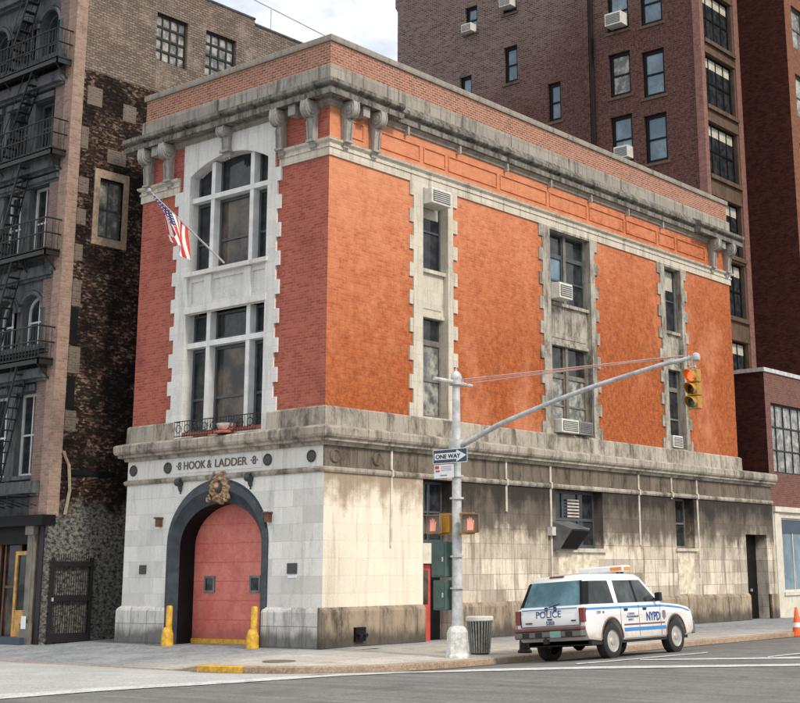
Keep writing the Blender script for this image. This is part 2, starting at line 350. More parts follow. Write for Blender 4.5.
# ---------------------------------------------------------------- mesh builder
class MB:
    def __init__(s): s.v = []; s.f = []; s.mi = []; s.cur = 0
    def face(s, pts, flip=False):
        i = len(s.v); s.v += [Vector(p) for p in pts]
        idx = list(range(i, i + len(pts)))
        s.f.append(idx[::-1] if flip else idx); s.mi.append(s.cur); return s
    def box(s, x0, x1, y0, y1, z0, z1):
        x0, x1 = sorted((x0, x1)); y0, y1 = sorted((y0, y1)); z0, z1 = sorted((z0, z1))
        p = [(x0, y0, z0), (x1, y0, z0), (x1, y1, z0), (x0, y1, z0), (x0, y0, z1), (x1, y0, z1), (x1, y1, z1), (x0, y1, z1)]
        i = len(s.v); s.v += [Vector(q) for q in p]
        for q in ((0, 3, 2, 1), (4, 5, 6, 7), (0, 1, 5, 4), (1, 2, 6, 5), (2, 3, 7, 6), (3, 0, 4, 7)):
            s.f.append([i + k for k in q]); s.mi.append(s.cur)
        return s
    def hexa(s, p):
        i = len(s.v); s.v += [Vector(q) for q in p]
        for q in ((0, 3, 2, 1), (4, 5, 6, 7), (0, 1, 5, 4), (1, 2, 6, 5), (2, 3, 7, 6), (3, 0, 4, 7)):
            s.f.append([i + k for k in q]); s.mi.append(s.cur)
        return s
    def tube(s, pts, r, n=8, cap=True):
        pts = [Vector(p) for p in pts]; rs = r if isinstance(r, (list, tuple)) else [r] * len(pts)
        base = len(s.v)
        for k, p in enumerate(pts):
            d = (pts[min(k + 1, len(pts) - 1)] - pts[max(k - 1, 0)]).normalized()
            a = Vector((0, 0, 1)) if abs(d.z) < .9 else Vector((1, 0, 0))
            u = d.cross(a).normalized(); w = d.cross(u).normalized()
            for j in range(n):
                t = 2 * math.pi * j / n
                s.v.append(p + (u * math.cos(t) + w * math.sin(t)) * rs[k])
        for k in range(len(pts) - 1):
            for j in range(n):
                a = base + k * n + j; b = base + k * n + (j + 1) % n
                s.f.append([a, a + n, b + n, b]); s.mi.append(s.cur)
        if cap:
            s.f.append([base + j for j in range(n)]); s.mi.append(s.cur)
            s.f.append([base + (len(pts) - 1) * n + j for j in range(n)][::-1]); s.mi.append(s.cur)
        return s
    def lathe(s, c, prof, n=16, axis='Z', cap=True):
        base = len(s.v); c = Vector(c)
        for (r, h) in prof:
            for j in range(n):
                t = 2 * math.pi * j / n; a, b = r * math.cos(t), r * math.sin(t)
                s.v.append(c + Vector({'Z': (a, b, h), 'X': (h, a, b), 'Y': (b, h, a)}[axis]))
        for k in range(len(prof) - 1):
            for j in range(n):
                a = base + k * n + j; b = base + k * n + (j + 1) % n
                s.f.append([a, b, b + n, a + n]); s.mi.append(s.cur)
        if cap:
            s.f.append([base + j for j in range(n)][::-1]); s.mi.append(s.cur)
            s.f.append([base + (len(prof) - 1) * n + j for j in range(n)]); s.mi.append(s.cur)
        return s
    def prism(s, poly, f0, f1):
        # poly of 2D points, f0/f1 map a 2D point to 3D on each end
        a = [Vector(f0(*p)) for p in poly]; b = [Vector(f1(*p)) for p in poly]; n = len(poly)
        tris = tessellate_polygon([[Vector((p[0], p[1], 0)) for p in poly]])
        i = len(s.v); s.v += a + b
        for t in tris:
            s.f.append([i + k for k in t]); s.mi.append(s.cur)
            s.f.append([i + n + k for k in t][::-1]); s.mi.append(s.cur)
        for k in range(n):
            s.f.append([i + k, i + (k + 1) % n, i + n + (k + 1) % n, i + n + k]); s.mi.append(s.cur)
        return s
    def plate(s, outer, holes, O, U, V, Nn, depth, sides=True):
        # flat face with holes, with reveals running back by depth
        O, U, V, Nn = map(Vector, (O, U, V, Nn))
        loops = [outer] + holes; flat = [p for l in loops for p in l]
        tris = tessellate_polygon([[Vector((p[0], p[1], 0)) for p in l] for l in loops])
        i = len(s.v); s.v += [O + U * p[0] + V * p[1] for p in flat]
        for t in tris: s.f.append([i + k for k in t]); s.mi.append(s.cur)
        for li, l in enumerate(loops):
            if li == 0 and not sides: continue
            for k in range(len(l)):
                p, q = l[k], l[(k + 1) % len(l)]
                a, b = O + U * p[0] + V * p[1], O + U * q[0] + V * q[1]
                s.face([a, b, b - Nn * depth, a - Nn * depth])
        return s
    def sweep(s, path, prof, closed_prof=True):
        # path of 2D points, profile (n outward to the right of the path, z)
        P = [Vector((p[0], p[1])) for p in path]; off = []
        for k in range(len(P)):
            nn = []
            if k > 0: d = (P[k] - P[k - 1]).normalized(); nn.append(Vector((d.y, -d.x)))
            if k < len(P) - 1: d = (P[k + 1] - P[k]).normalized(); nn.append(Vector((d.y, -d.x)))
            if len(nn) == 1: off.append(nn[0])
            else:
                m = (nn[0] + nn[1]).normalized(); off.append(m / max(.3, m.dot(nn[0])))
        base = len(s.v); n = len(prof)
        for k in range(len(P)):
            for (a, z) in prof:
                q = P[k] + off[k] * a; s.v.append(Vector((q.x, q.y, z)))
        for k in range(len(P) - 1):
            for j in range(n if closed_prof else n - 1):
                a = base + k * n + j; b = base + k * n + (j + 1) % n
                s.f.append([a, a + n, b + n, b]); s.mi.append(s.cur)
        if closed_prof:
            s.f.append([base + j for j in range(n)]); s.mi.append(s.cur)
            s.f.append([base + (len(P) - 1) * n + j for j in range(n)][::-1]); s.mi.append(s.cur)
        return s
    def build(s, name, mat, parent=None, smooth=False, bevel=0., recalc=True, loc=None):
        me = bpy.data.meshes.new(name)
        o = bpy.data.objects.new(name, me); COL.objects.link(o)
        off = Vector((0, 0, 0)); q = parent
        while q is not None: off += q.location; q = q.parent
        if loc is not None: o.location = loc; off += Vector(loc)
        me.from_pydata([tuple(v - off) for v in s.v], [], s.f)
        for mm in (mat if isinstance(mat, (list, tuple)) else [mat]): me.materials.append(mm)
        for p, mi in zip(me.polygons, s.mi): p.material_index = mi
        bm = bmesh.new(); bm.from_mesh(me)
        bmesh.ops.remove_doubles(bm, verts=bm.verts, dist=1e-5)
        if recalc: bmesh.ops.recalc_face_normals(bm, faces=bm.faces)
        if bevel: bmesh.ops.bevel(bm, geom=bm.edges[:], offset=bevel, segments=1, affect='EDGES', clamp_overlap=True)
        bm.to_mesh(me); bm.free()
        if smooth: me.polygons.foreach_set('use_smooth', [True] * len(me.polygons)); me.set_sharp_from_angle(angle=R(38))
        me.update()
        if parent: o.parent = parent
        return o

def islands(mb):
    # one builder per connected piece
    par = list(range(len(mb.v)))
    def fd(a):
        while par[a] != a: par[a] = par[par[a]]; a = par[a]
        return a
    key = {}
    for i, v in enumerate(mb.v):
        k = (round(v.x, 4), round(v.y, 4), round(v.z, 4))
        if k in key: par[fd(i)] = fd(key[k])
        else: key[k] = i
    for f in mb.f:
        for k in f[1:]: par[fd(k)] = fd(f[0])
    gr = {}
    for f, mi in zip(mb.f, mb.mi): gr.setdefault(fd(f[0]), []).append((f, mi))
    out = []
    for fs_ in gr.values():
        m = MB(); mp = {}
        for f, mi in fs_:
            for k in f:
                if k not in mp: mp[k] = len(m.v); m.v.append(mb.v[k])
            m.f.append([mp[k] for k in f]); m.mi.append(mi)
        out.append(m)
    return out
def build_each(mb, name, mat, parent, **k):
    return [m.build(name, mat, parent, **k) for m in islands(mb)]

def tag(o, label=None, cat=None, group=None, kind=None):
    if label: o['label'] = label
    if cat: o['category'] = cat
    if group: o['group'] = group
    if kind: o['kind'] = kind
    return o
def thing(name, loc, label, cat, group=None, rz=0.):
    o = bpy.data.objects.new(name, None); COL.objects.link(o); o.location = loc; o.rotation_euler.z = rz
    o.empty_display_size = .2
    return tag(o, label, cat, group)
def copy_tree(o, parent=None):
    c = o.copy(); COL.objects.link(c)
    if parent: c.parent = parent
    for ch in [k for k in COL.objects if k.parent == o]: copy_tree(ch, c)
    return c
def struct(o): o['kind'] = 'structure'; return o

class PL:   # an upright wall plane: u runs along the wall, v is up, n points outward
    def __init__(s, O, U, Nn): s.O, s.U, s.N = Vector(O), Vector(U), Vector(Nn); s.V = Vector((0, 0, 1))
    def p(s, u, v, n=0.): return s.O + s.U * u + s.V * v + s.N * n
    def box(s, mb, u0, u1, v0, v1, n0, n1):
        a, b = s.p(u0, v0, n0), s.p(u1, v1, n1); mb.box(a.x, b.x, a.y, b.y, a.z, b.z)
    def plate(s, mb, outer, holes, n, depth, sides=True):
        mb.plate(outer, holes, s.O + s.N * n, s.U, s.V, s.N, depth, sides)
def rect(u0, u1, v0, v1): return [(u0, v0), (u1, v0), (u1, v1), (u0, v1)]
SIDE = PL((0, 0, 0), (0, 1, 0), (1, 0, 0))
FRONT = PL((0, 0, 0), (1, 0, 0), (0, -1, 0))

def text_obj(s, size, mat, parent, origin, U, V, name='lettering', ext=.01, align='CENTER', sx=1., bold=0.):
    cu = bpy.data.curves.new('txt', 'FONT'); cu.body = s; cu.size = size; cu.align_x = align; cu.extrude = ext; cu.offset = bold
    to = bpy.data.objects.new('txt', cu); COL.objects.link(to)
    dg = bpy.context.evaluated_depsgraph_get(); me = bpy.data.meshes.new_from_object(to.evaluated_get(dg))
    bpy.data.objects.remove(to)
    U, V = Vector(U).normalized(), Vector(V).normalized(); W = U.cross(V)
    mt = Matrix((U * sx, V, W)).transposed().to_4x4(); mt.translation = Vector(origin)
    me.transform(mt)
    o = bpy.data.objects.new(name, me); COL.objects.link(o)
    me.materials.clear(); me.materials.append(mat)
    off = Vector((0, 0, 0)); q = parent
    while q is not None: off += q.location; q = q.parent
    me.transform(Matrix.Translation(-off)); o.parent = parent
    return o

def window(parent, pl, u0, u1, v0, v1, n, cols=1, rows=2, fw=.055, bar=.035, fmat=None, pmat=None, dep=.07, arch=0., split=None, blind=None):
    fm = fmat or M['grey_paint']; mb = MB()
    if arch > 0:
        w = (u1 - u0) / 2; c = (u0 + u1) / 2; K = 10
        out = [(u0, v0), (u1, v0)] + [(c + w * math.cos(math.pi * k / K), v1 - arch + arch * math.sin(math.pi * k / K)) for k in range(K + 1)]
        w2 = w - fw; inn = [(u0 + fw, v0 + fw), (u1 - fw, v0 + fw)] + [(c + w2 * math.cos(math.pi * k / K), v1 - arch + (arch - fw) * math.sin(math.pi * k / K)) for k in range(K + 1)]
        pl.plate(mb, out, [inn], n, dep)
    else:
        for a in ((u0, u0 + fw, v0, v1), (u1 - fw, u1, v0, v1), (u0 + fw, u1 - fw, v0, v0 + fw * 1.2), (u0 + fw, u1 - fw, v1 - fw, v1)):
            pl.box(mb, *a, n - dep, n)
    H = v1 - v0
    for r in range(1, rows):
        z = v0 + H * (split if (split and rows == 2) else r / rows)
        pl.box(mb, u0 + fw, u1 - fw, z - bar * .6, z + bar * .6, n - dep + .01, n - .012)
    for c in range(1, cols):
        uu = u0 + (u1 - u0) * c / cols
        pl.box(mb, uu - bar / 2, uu + bar / 2, v0 + fw, v1 - fw - (arch * .1), n - dep + .012, n - .015)
    f = mb.build('window', fm, parent)
    pb = MB()
    if arch > 0: pl.plate(pb, out, [], n - dep * .7, .01)
    else: pl.box(pb, u0 + .01, u1 - .01, v0 + .01, v1 - .01, n - dep * .72 - .01, n - dep * .72)
    pb.build('pane', pmat or M['glass'], f)
    if blind:
        b = MB(); pl.box(b, u0 + fw, u1 - fw, v1 - fw - H * blind, v1 - fw, n - dep * .72 + .004, n - dep * .72 + .009); b.build('blind', M['blind'], f)
    return f

# ================================================================ FIRE STATION
W, D = 7.72, 22.1
fs = thing('fire_station', (0, 0, 0), 'three-storey red brick firehouse with limestone base, big red arched door and carved cornice', 'fire station')
# --- side windows strips (opening y0,y1, teeth in/out)
strips = [dict(o=(3.76, 4.87), l=(3.20, 3.36), r=(5.10, 5.30)), dict(o=(9.98, 12.28), l=(9.40, 9.58), r=(12.55, 12.75)), dict(o=(17.10, 18.24), l=(16.60, 16.80), r=(18.46, 18.66))]
ZB, ZT = 5.93, 12.58
mb = MB(); SIDE.plate(mb, rect(0, D, ZB - .3, 14.1), [rect(s['o'][0] - .1, s['o'][1] + .1, ZB - .1, 12.62) for s in strips], 0., .4, sides=False)
mb.face([(0, D, 5.5), (-W, D, 5.5), (-W, D, 15), (0, D, 15)])
mb.build('side_wall', M['brick_side'], fs)
cz = [13.02, 12.0]
wu0, wu1 = -5.52, -2.28
def arch_pts(u0, u1, zs, zp, K=14):
    # segmental arch from right spring to left spring
    w = (u1 - u0) / 2; h = zp - zs; Rr = (w * w + h * h) / (2 * h); c = (u0 + u1) / 2; a = math.asin(w / Rr)
    return [(c + Rr * math.sin(a - 2 * a * k / K), zp - Rr + Rr * math.cos(a - 2 * a * k / K)) for k in range(K + 1)]
mb = MB(); FRONT.plate(mb, rect(-W, 0, ZB - .3, 14.1), [rect(wu0 - .15, wu1 + .15, 5.3, 13.7)], 0., .4, sides=False)
mb.face([(-W, 0, 5.5), (-W, D, 5.5), (-W, D, 15), (-W, 0, 15)])
mb.build('front_wall', M['brick_front'], fs)
# quoined surrounds with teeth
def toothed(u_in_l, u_out_l, u_in_r, u_out_r, z0, z1, rows, start=0):
    h = (z1 - z0) / rows; pts = []
    for k in range(rows):
        u = u_out_r if (k + start) % 2 else u_in_r
        pts += [(u, z0 + k * h), (u, z0 + (k + 1) * h)]
    for k in reversed(range(rows)):
        u = u_out_l if (k + start) % 2 else u_in_l
        pts += [(u, z0 + (k + 1) * h), (u, z0 + k * h)]
    return pts
for s in strips:
    mb = MB()
    o = toothed(s['l'][1], s['l'][0], s['r'][0], s['r'][1], ZB - .02, ZT, 17, 1)
    SIDE.plate(mb, o, [rect(s['o'][0], s['o'][1], ZB + .04, 12.5)], .05, .36)
    mb.build('window_surround', M['stone_strip'] if s is strips[0] else M['stone_strip_dark'], fs)
mb = MB()
hole = [(wu0, 5.5), (wu1, 5.5)] + arch_pts(wu0, wu1, 12.98, 13.42)
zz = toothed(-6.0, -6.17, -1.9, -1.76, ZB - .02, 12.6, 17, 1)
half = len(zz) // 2
poly = [(-5.8, 5.46), (-2.05, 5.46), (-2.05, ZB - .02)] + zz[:half] + [(-2.0, 12.6), (-2.0, 13.98), (-5.82, 13.98), (-5.82, 12.6)] + zz[half:] + [(-5.8, ZB - .02)]
FRONT.plate(mb, poly, [hole], .06, .5)
mb.build('window_surround', M['stone_white'], fs)

# front bay windows
G = -.28
def front_bay():
    m1, m2 = (-4.73, -4.58), (-3.11, -2.96)
    fr = MB()
    for z0, z1 in ((5.5, 8.95), (10.12, 13.3)):
        for a in (m1, m2): FRONT.box(fr, a[0], a[1], z0, z1, G - .05, -.06)
    for a in ((7.97, 8.12), (12.21, 12.35)): FRONT.box(fr, wu0 + .003, wu1 - .003, a[0], a[1], G - .05, -.045)
    build_each(fr, 'mullion', M['white_paint'], fs)
    sp = MB()   # spandrel with three sunk panels
    FRONT.plate(sp, rect(wu0, wu1, 8.93, 10.14), [rect(-5.4, -4.82, 9.24, 9.86), rect(-4.5, -3.2, 9.24, 9.86), rect(-2.88, -2.4, 9.24, 9.86)], -.03, .05)
    FRONT.box(sp, wu0, wu1, 9.0, 10.05, -.2, -.08)
    FRONT.box(sp, wu0 - .06, wu1 + .06, 8.95, 9.13, -.03, .09); FRONT.box(sp, wu0 - .08, wu1 + .08, 10.02, 10.14, -.03, .12)
    FRONT.box(sp, -4.80, -4.52, 9.14, 10.0, -.03, .03); FRONT.box(sp, -3.18, -2.90, 9.14, 10.0, -.03, .03)
    sp.build('spandrel', M['stone_white'], fs)
    for (a, b) in ((wu0, m1[0]), (m1[1], m2[0]), (m2[1], wu1)):
        wide = b - a > 1
        window(fs, FRONT, a, b, 5.52, 7.95, G, 1, 2, .08, .06, M['grey_paint'], M['glass_warm'] if wide else M['glass'], split=.42)
        window(fs, FRONT, a, b, 8.14, 8.93, G, 1, 1, .07, .05, M['grey_paint'], M['glass'])
        window(fs, FRONT, a, b, 10.14, 12.19, G, 1, 2, .08, .06, M['grey_paint'], M['glass_warm'] if wide else M['glass'], split=.42)
        window(fs, FRONT, a, b, 12.37, 13.5, G, 1, 1, .07, .05, M['grey_paint'], M['glass'])
front_bay()
# side windows
def side_strip(i, s):
    a, b = s['o']; n = -.24
    top = (10.18, 12.5); bot = (ZB + .05, 8.85)
    cols = 2 if i == 1 else 1
    pm = [M['glass'], M['glass_pale']][i == 0]
    sp = MB(); SIDE.box(sp, a, b, 8.87, 10.17, n - .12, n + .10); SIDE.box(sp, a - .0, b, 10.08, 10.18, n, n + .2); SIDE.box(sp, a, b, 8.8, 8.9, n, n + .14)
    SIDE.box(sp, a + .1, b - .1, 9.05, 9.95, n + .1, n + .12)
    sp.build('spandrel', M['stone_strip'] if i == 0 else M['stone_strip_dark'], fs)
    if cols == 1:
        window(fs, SIDE, a, b, top[0], top[1], n, 1, 2, .07, .05, M['grey_paint'], M['glass'], blind=.3)
        window(fs, SIDE, a, b, bot[0], bot[1] - .75, n, 1, 2, .07, .05, M['tan_frame'], M['glass_pale'] if i == 0 else M['glass'])
        window(fs, SIDE, a, b, bot[1] - .75, bot[1], n, 1, 1, .07, .05, M['tan_frame'], M['glass'])
    else:
        c = (a + b) / 2
        mm = MB(); SIDE.box(mm, c - .07, c + .07, ZB + .05, 8.87, n - .05, n + .05); SIDE.box(mm, c - .07, c + .07, 10.18, 12.5, n - .05, n + .05)
        build_each(mm, 'mullion', M['tan_frame'], fs)
        for (p, q) in ((a, c - .07), (c + .07, b)):
            window(fs, SIDE, p, q, top[0], top[1] - .75, n, 1, 2, .07, .05, M['grey_paint'], M['glass_blue'] if p == a else M['glass'])
            window(fs, SIDE, p, q, top[1] - .75, top[1], n, 1, 1, .06, .05, M['grey_paint'], M['glass'])
            window(fs, SIDE, p, q, bot[0], bot[1] - 1.0, n, 1, 2, .07, .05, M['tan_frame'], M['glass_pale'])
            window(fs, SIDE, p, q, bot[1] - 1.0, bot[1], n, 1, 1, .06, .05, M['tan_frame'], M['glass'])
for i, s in enumerate(strips): side_strip(i, s)

# bands, cornice, parapet
outline = [(-W, 2.), (-W, 0), (0, 0), (0, D), (-2.5, D)]
band = [(0, 12.58), (.05, 12.58), (.05, 12.80), (.08, 12.80), (.08, 12.86), (.05, 12.88), (.05, 12.93), (.13, 12.98), (.15, 13.04), (0, 13.06)]
mb = MB(); mb.sweep([(-1.84, 0), (0, 0), (0, D), (-2.5, D)], band); mb.sweep([(-W, 2), (-W, 0), (-6.0, 0)], band)
build_each(mb, 'string_course', M['stone_strip'], fs)
bed = [(0, 13.95), (.06, 13.97), (.06, 14.04), (.13, 14.08), (.13, 14.2), (0, 14.2)]
mb = MB(); mb.sweep(outline, bed); mb.build('bed_moulding', M['stone_trim'], fs)
def corn(p, z=0.): return [(0, 14.14), (p - .10, 14.14), (p - .10, 14.12), (p - .05, 14.12), (p - .05, 14.27), (p - .14, 14.28), (p - .14, 14.35), (p - .03, 14.40), (p, 14.43), (p, 14.53), (p - .04, 14.55), (.12, 14.70), (0, 14.70)]
mb = MB()
mb.sweep([(-W, 2.), (-W, 0), (0, 0), (0, 2.48)], corn(.50)); mb.sweep([(0, 2.484), (0, 19.2)], [(a if a < .2 else a, z) for a, z in corn(.26)]); mb.sweep([(0, 19.204), (0, D), (-2.5, D)], corn(.50))
build_each(mb, 'cornice', M['stone_cornice'], fs)
mb = MB(); mb.sweep(outline, [(0, 14.70), (.09, 14.70), (.09, 15.10), (.05, 15.13), (0, 15.13)]); mb.build('blocking_course', M['stone_block'], fs)
mb = MB(); mb.sweep(outline, [(-.3, 15.13), (.015, 15.13), (.015, 15.79), (-.3, 15.79)]); mb.build('parapet', M['brick_par'], fs)
mb = MB(); mb.sweep(outline, [(-.36, 15.79), (.07, 15.79), (.08, 15.84), (.08, 15.95), (.04, 15.98), (-.36, 15.98)]); mb.build('coping', M['stone_trim'], fs)
mb = MB(); mb.box(-W + .3, -.3, .3, D - .3, 14.6, 14.7); mb.build('roof', M['roof'], fs)
# framed brick panels of the frieze on the side
edges = [(.62, 1.30), (1.98, 3.66), (3.82, 4.80), (4.94, 7.28), (7.44, 9.9), (10.06, 12.2), (12.36, 14.5), (14.66, 16.7), (16.86, 18.0), (18.16, 20.2)]
for a, b in edges:
    mb = MB()
    for q in ((a, b, 13.26, 13.29), (a, b, 13.70, 13.73), (a, a + .03, 13.29, 13.70), (b - .03, b, 13.29, 13.70)): SIDE.box(mb, *q, 0, .035)
    mb.build('frieze_panel', M['brick_side'], fs)
# scroll consoles
def console(pl, u, w=.23, ztop=14.12, zbot=13.06, name='bracket', d=.46):
    H = ztop - zbot; mb = MB(); rr = H * .20
    outer = [(0, 1), (.96, 1), (1.0, .95), (1.0, .88)] + [(.62 + .42 * math.cos(R(t)), .80 + .21 * math.sin(R(t))) for t in (10, -20, -50, -80, -105)] + [(.50, .50), (.44, .36), (.40, .22), (.40, .10), (.36, 0), (0, 0)]
    mb.prism([(p[0] * d, zbot + p[1] * H) for p in outer], lambda n, z: pl.p(u - w * .36, z, n), lambda n, z: pl.p(u + w * .36, z, n))
    A = pl.U
    for sgn in (-1, 1):
        lo, hi = (u - w / 2, u - w * .355) if sgn < 0 else (u + w * .355, u + w / 2)
        rib = [(0, 1), (1.02, 1), (1.06, .92)] + [(.62 + .47 * math.cos(R(t)), .79 + .235 * math.sin(R(t))) for t in (10, -20, -50, -80, -110)] + [(.58, .46), (.53, .34), (.50, .20), (.50, .08), (.46, 0), (.32, 0), (.34, .12), (.34, .26), (.30, .42), (.22, .60), (0, .70)]
        mb.prism([(p[0] * d, zbot + p[1] * H) for p in rib], lambda n, z: pl.p(lo, z, n), lambda n, z: pl.p(hi, z, n))
        q = pl.p(u + sgn * w * .5, zbot + .80 * H, d * .66)
        mb.tube([q, q + A * sgn * .03], rr * .82, 14); mb.tube([q, q + A * sgn * .055], rr * .36, 8)
    pl.box(mb, u - w * .62, u + w * .62, zbot - .06, zbot, 0, .24)
    pl.box(mb, u - w * .45, u + w * .45, zbot - .2, zbot - .06, 0, .13)
    for k in (-1, 0, 1): mb.tube([pl.p(u + k * w * .3, zbot - .26, .085), pl.p(u + k * w * .3, zbot - .2, .09)], [.02, .035], 6)
    return mb.build(name, M['stone_grey'], fs, smooth=True)
for u in (-7.35, -6.42, -1.72, -.52): console(FRONT, u)
for u in (.52, 1.62, 20.62, 21.78): console(SIDE, u)
mb = MB()
for u in (-6.88, -1.12): FRONT.box(mb, u - .13, u + .13, 13.84, 14.13, 0, .34)
for u in (1.07, 21.2): SIDE.box(mb, u - .13, u + .13, 13.84, 14.13, 0, .34)
for u in [3 + .0 + k * 2.33 for k in range(7)]: SIDE.box(mb, u - .035, u + .035, 13.86, 14.13, 0, .17)
build_each(mb, 'dentil', M['stone_grey'], fs)
console(FRONT, -3.93, w=.30, ztop=14.12, zbot=13.46, name='keystone', d=.40)

# ledge, frieze, belt, ground-floor walls
low = [(-W - .0, 2.), (-W, 0), (0, 0), (0, 24.6)]
mb = MB(); mb.sweep([(-W, 2.), (-W, 0), (-5.8, 0)], [(0, 5.4), (.11, 5.4), (.10, 5.90), (.05, 5.94), (0, 5.94)])
mb.sweep([(-2.05, 0), (0, 0), (0, D), (-2, D)], [(0, 5.4), (.11, 5.4), (.10, 5.90), (.05, 5.94), (0, 5.94)])
build_each(mb, 'plinth_course', M['stone_ledge'], fs)
ledge = [(0, 4.94), (.12, 4.94), (.14, 5.02), (.26, 5.04), (.26, 5.10), (.33, 5.14), (.36, 5.20), (.36, 5.36), (.32, 5.40), (.1, 5.46), (0, 5.46)]
mb = MB(); mb.sweep(low, ledge); mb.build('ledge', M['stone_ledge'], fs)
belt = [(0, 4.27), (.09, 4.27), (.12, 4.32), (.12, 4.37), (.07, 4.41), (0, 4.41)]
mb = MB(); mb.sweep(low, belt); mb.build('belt_course', M['stone_ledge'], fs)
Nw = .045
# frieze band
mb = MB(); FRONT.box(mb, -W - Nw, 0, 4.35, 5.0, -.2, Nw); mb.build('front_frieze', M['stone_light'], fs)
mb = MB(); SIDE.box(mb, -Nw + .002, 24.6, 4.35, 5.0, -.2, Nw); mb.build('side_frieze', M['frieze_side'], fs)
AX = -3.90
def path_arch(h, zs, b, zb, K=24):
    return [(AX + h, zb)] + [(AX + h * math.cos(math.pi * k / K), zs + b * math.sin(math.pi * k / K)) for k in range(K + 1)] + [(AX - h, zb)]
outA = path_arch(2.0, 2.60, 1.68, -.12); innA = path_arch(1.61, 2.53, 1.12, -.12)
mb = MB()
poly = [(-W - Nw, -.12), (AX - 2.0, -.12)] + outA[::-1][1:-1] + [(AX + 2.0, -.12), (Nw, -.12), (Nw, 4.36), (-W - Nw, 4.36)]
FRONT.plate(mb, poly, [], Nw, .15, sides=False)
mb.face([(-W - Nw, -Nw, -.12), (-W - Nw, 8, -.12), (-W - Nw, 8, 5), (-W - Nw, -Nw, 5)])
mb.build('front_base_wall', M['ashlar_front'], fs)
# splayed arch ring
mb = MB(); K = len(outA)
def cove(t): return (t, .5 - .5 * math.cos(math.pi * t))
rings = []
for (t, dn) in ((0, 0), (.08, .0), (.10, .05), (.45, .07), (.55, .02), (.9, -.10), (1., -.12)):
    rings.append([FRONT.p(o[0] * (1 - t) + i_[0] * t, o[1] * (1 - t) + i_[1] * t, Nw + dn) for o, i_ in zip(outA, innA)])
for r in range(len(rings) - 1):
    for k in range(K - 1): mb.face([rings[r][k], rings[r][k + 1], rings[r + 1][k + 1], rings[r + 1][k]])
mb.build('arch_ring', M['dark_blue'], fs, smooth=True)
mb = MB()
for k in range(K - 1):
    a, b = innA[k], innA[k + 1]
    mb.face([FRONT.p(a[0], a[1], Nw - .12), FRONT.p(b[0], b[1], Nw - .12), FRONT.p(b[0], b[1], -.62), FRONT.p(a[0], a[1], -.62)])
mb.build('arch_reveal', M['black_paint'], fs)
# roller door
DN = -.60
mb = MB(); dl = [(p[0], p[1]) for p in path_arch(1.605, 2.53, 1.115, .10)]
FRONT.plate(mb, dl, [], DN, .05)
door = mb.build('roller_door', M['door_red'], fs)
for k in range(1, 7):
    zz_ = .11 + k * .50; hw_ = 1.60 if zz_ < 2.53 else 1.60 * math.sqrt(max(0, 1 - ((zz_ - 2.53) / 1.11) ** 2))
    mb = MB(); FRONT.box(mb, AX - hw_, AX + hw_, zz_ - .007, zz_ + .007, DN, DN + .008); mb.build('panel_seam', M['door_seam'], door)
mb = MB(); FRONT.box(mb, AX - 1.6, AX + 1.6, -.1, .11, DN - .05, DN + .04); mb.build('door_sill', M['yellow'], door)
for u in (-4.84, -3.05):
    mb = MB(); FRONT.box(mb, u - .21, u + .21, 1.31, 1.75, DN, DN + .03); w_ = mb.build('door_window', M['hood'], door)
    mb = MB(); FRONT.box(mb, u - .14, u + .14, 1.37, 1.69, DN + .03, DN + .036); mb.build('pane', M['glass'], w_)
# side ground-floor wall with openings
OP = [(3.76, 5.02, -.12, 4.26), (9.99, 12.62, 2.47, 4.26), (17.2, 18.5, 2.53, 4.26), (22.3, 24.02, -.12, 3.10)]
mb = MB(); poly = [(-Nw, -.12), (3.76, -.12), (3.76, 4.24), (5.02, 4.24), (5.02, -.12), (22.3, -.12), (22.3, 3.1), (24.02, 3.1), (24.02, -.12), (24.6, -.12), (24.6, 4.36), (-Nw, 4.36)]
a1 = [(-Nw, -.12), (3.76, -.12), (3.76, 4.34), (-Nw, 4.34)]
SIDE.plate(mb, a1, [], Nw, .5, sides=False); mb.build('corner_base_wall', M['ashlar_corner'], fs)
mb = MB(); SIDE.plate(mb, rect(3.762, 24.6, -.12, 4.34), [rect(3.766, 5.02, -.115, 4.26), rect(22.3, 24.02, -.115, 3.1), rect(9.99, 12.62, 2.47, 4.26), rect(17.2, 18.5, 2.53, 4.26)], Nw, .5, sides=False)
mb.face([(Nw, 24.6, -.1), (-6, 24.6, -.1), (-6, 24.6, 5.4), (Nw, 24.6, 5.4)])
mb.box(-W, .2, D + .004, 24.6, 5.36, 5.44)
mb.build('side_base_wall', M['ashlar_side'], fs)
# plinth
pf = [(0, -.12), (.15, -.12), (.15, .84), (.12, .90), (.05, .96), (0, .96)]
mb = MB(); mb.sweep([(-W - Nw + .04, 2), (-W - Nw + .04, 0), (-5.84, 0)], pf); mb.sweep([(-2.0, 0), (-.002, 0)], pf); build_each(mb, 'front_plinth', M['plinth_front'], fs)
mb = MB(); mb.sweep([(0, -.15), (0, 3.76)], pf); mb.sweep([(0, 5.02), (0, 22.3)], pf)
SIDE.box(mb, 24.02, 24.6, -.12, .9, 0, .13); build_each(mb, 'side_plinth', M['plinth_side'], fs)
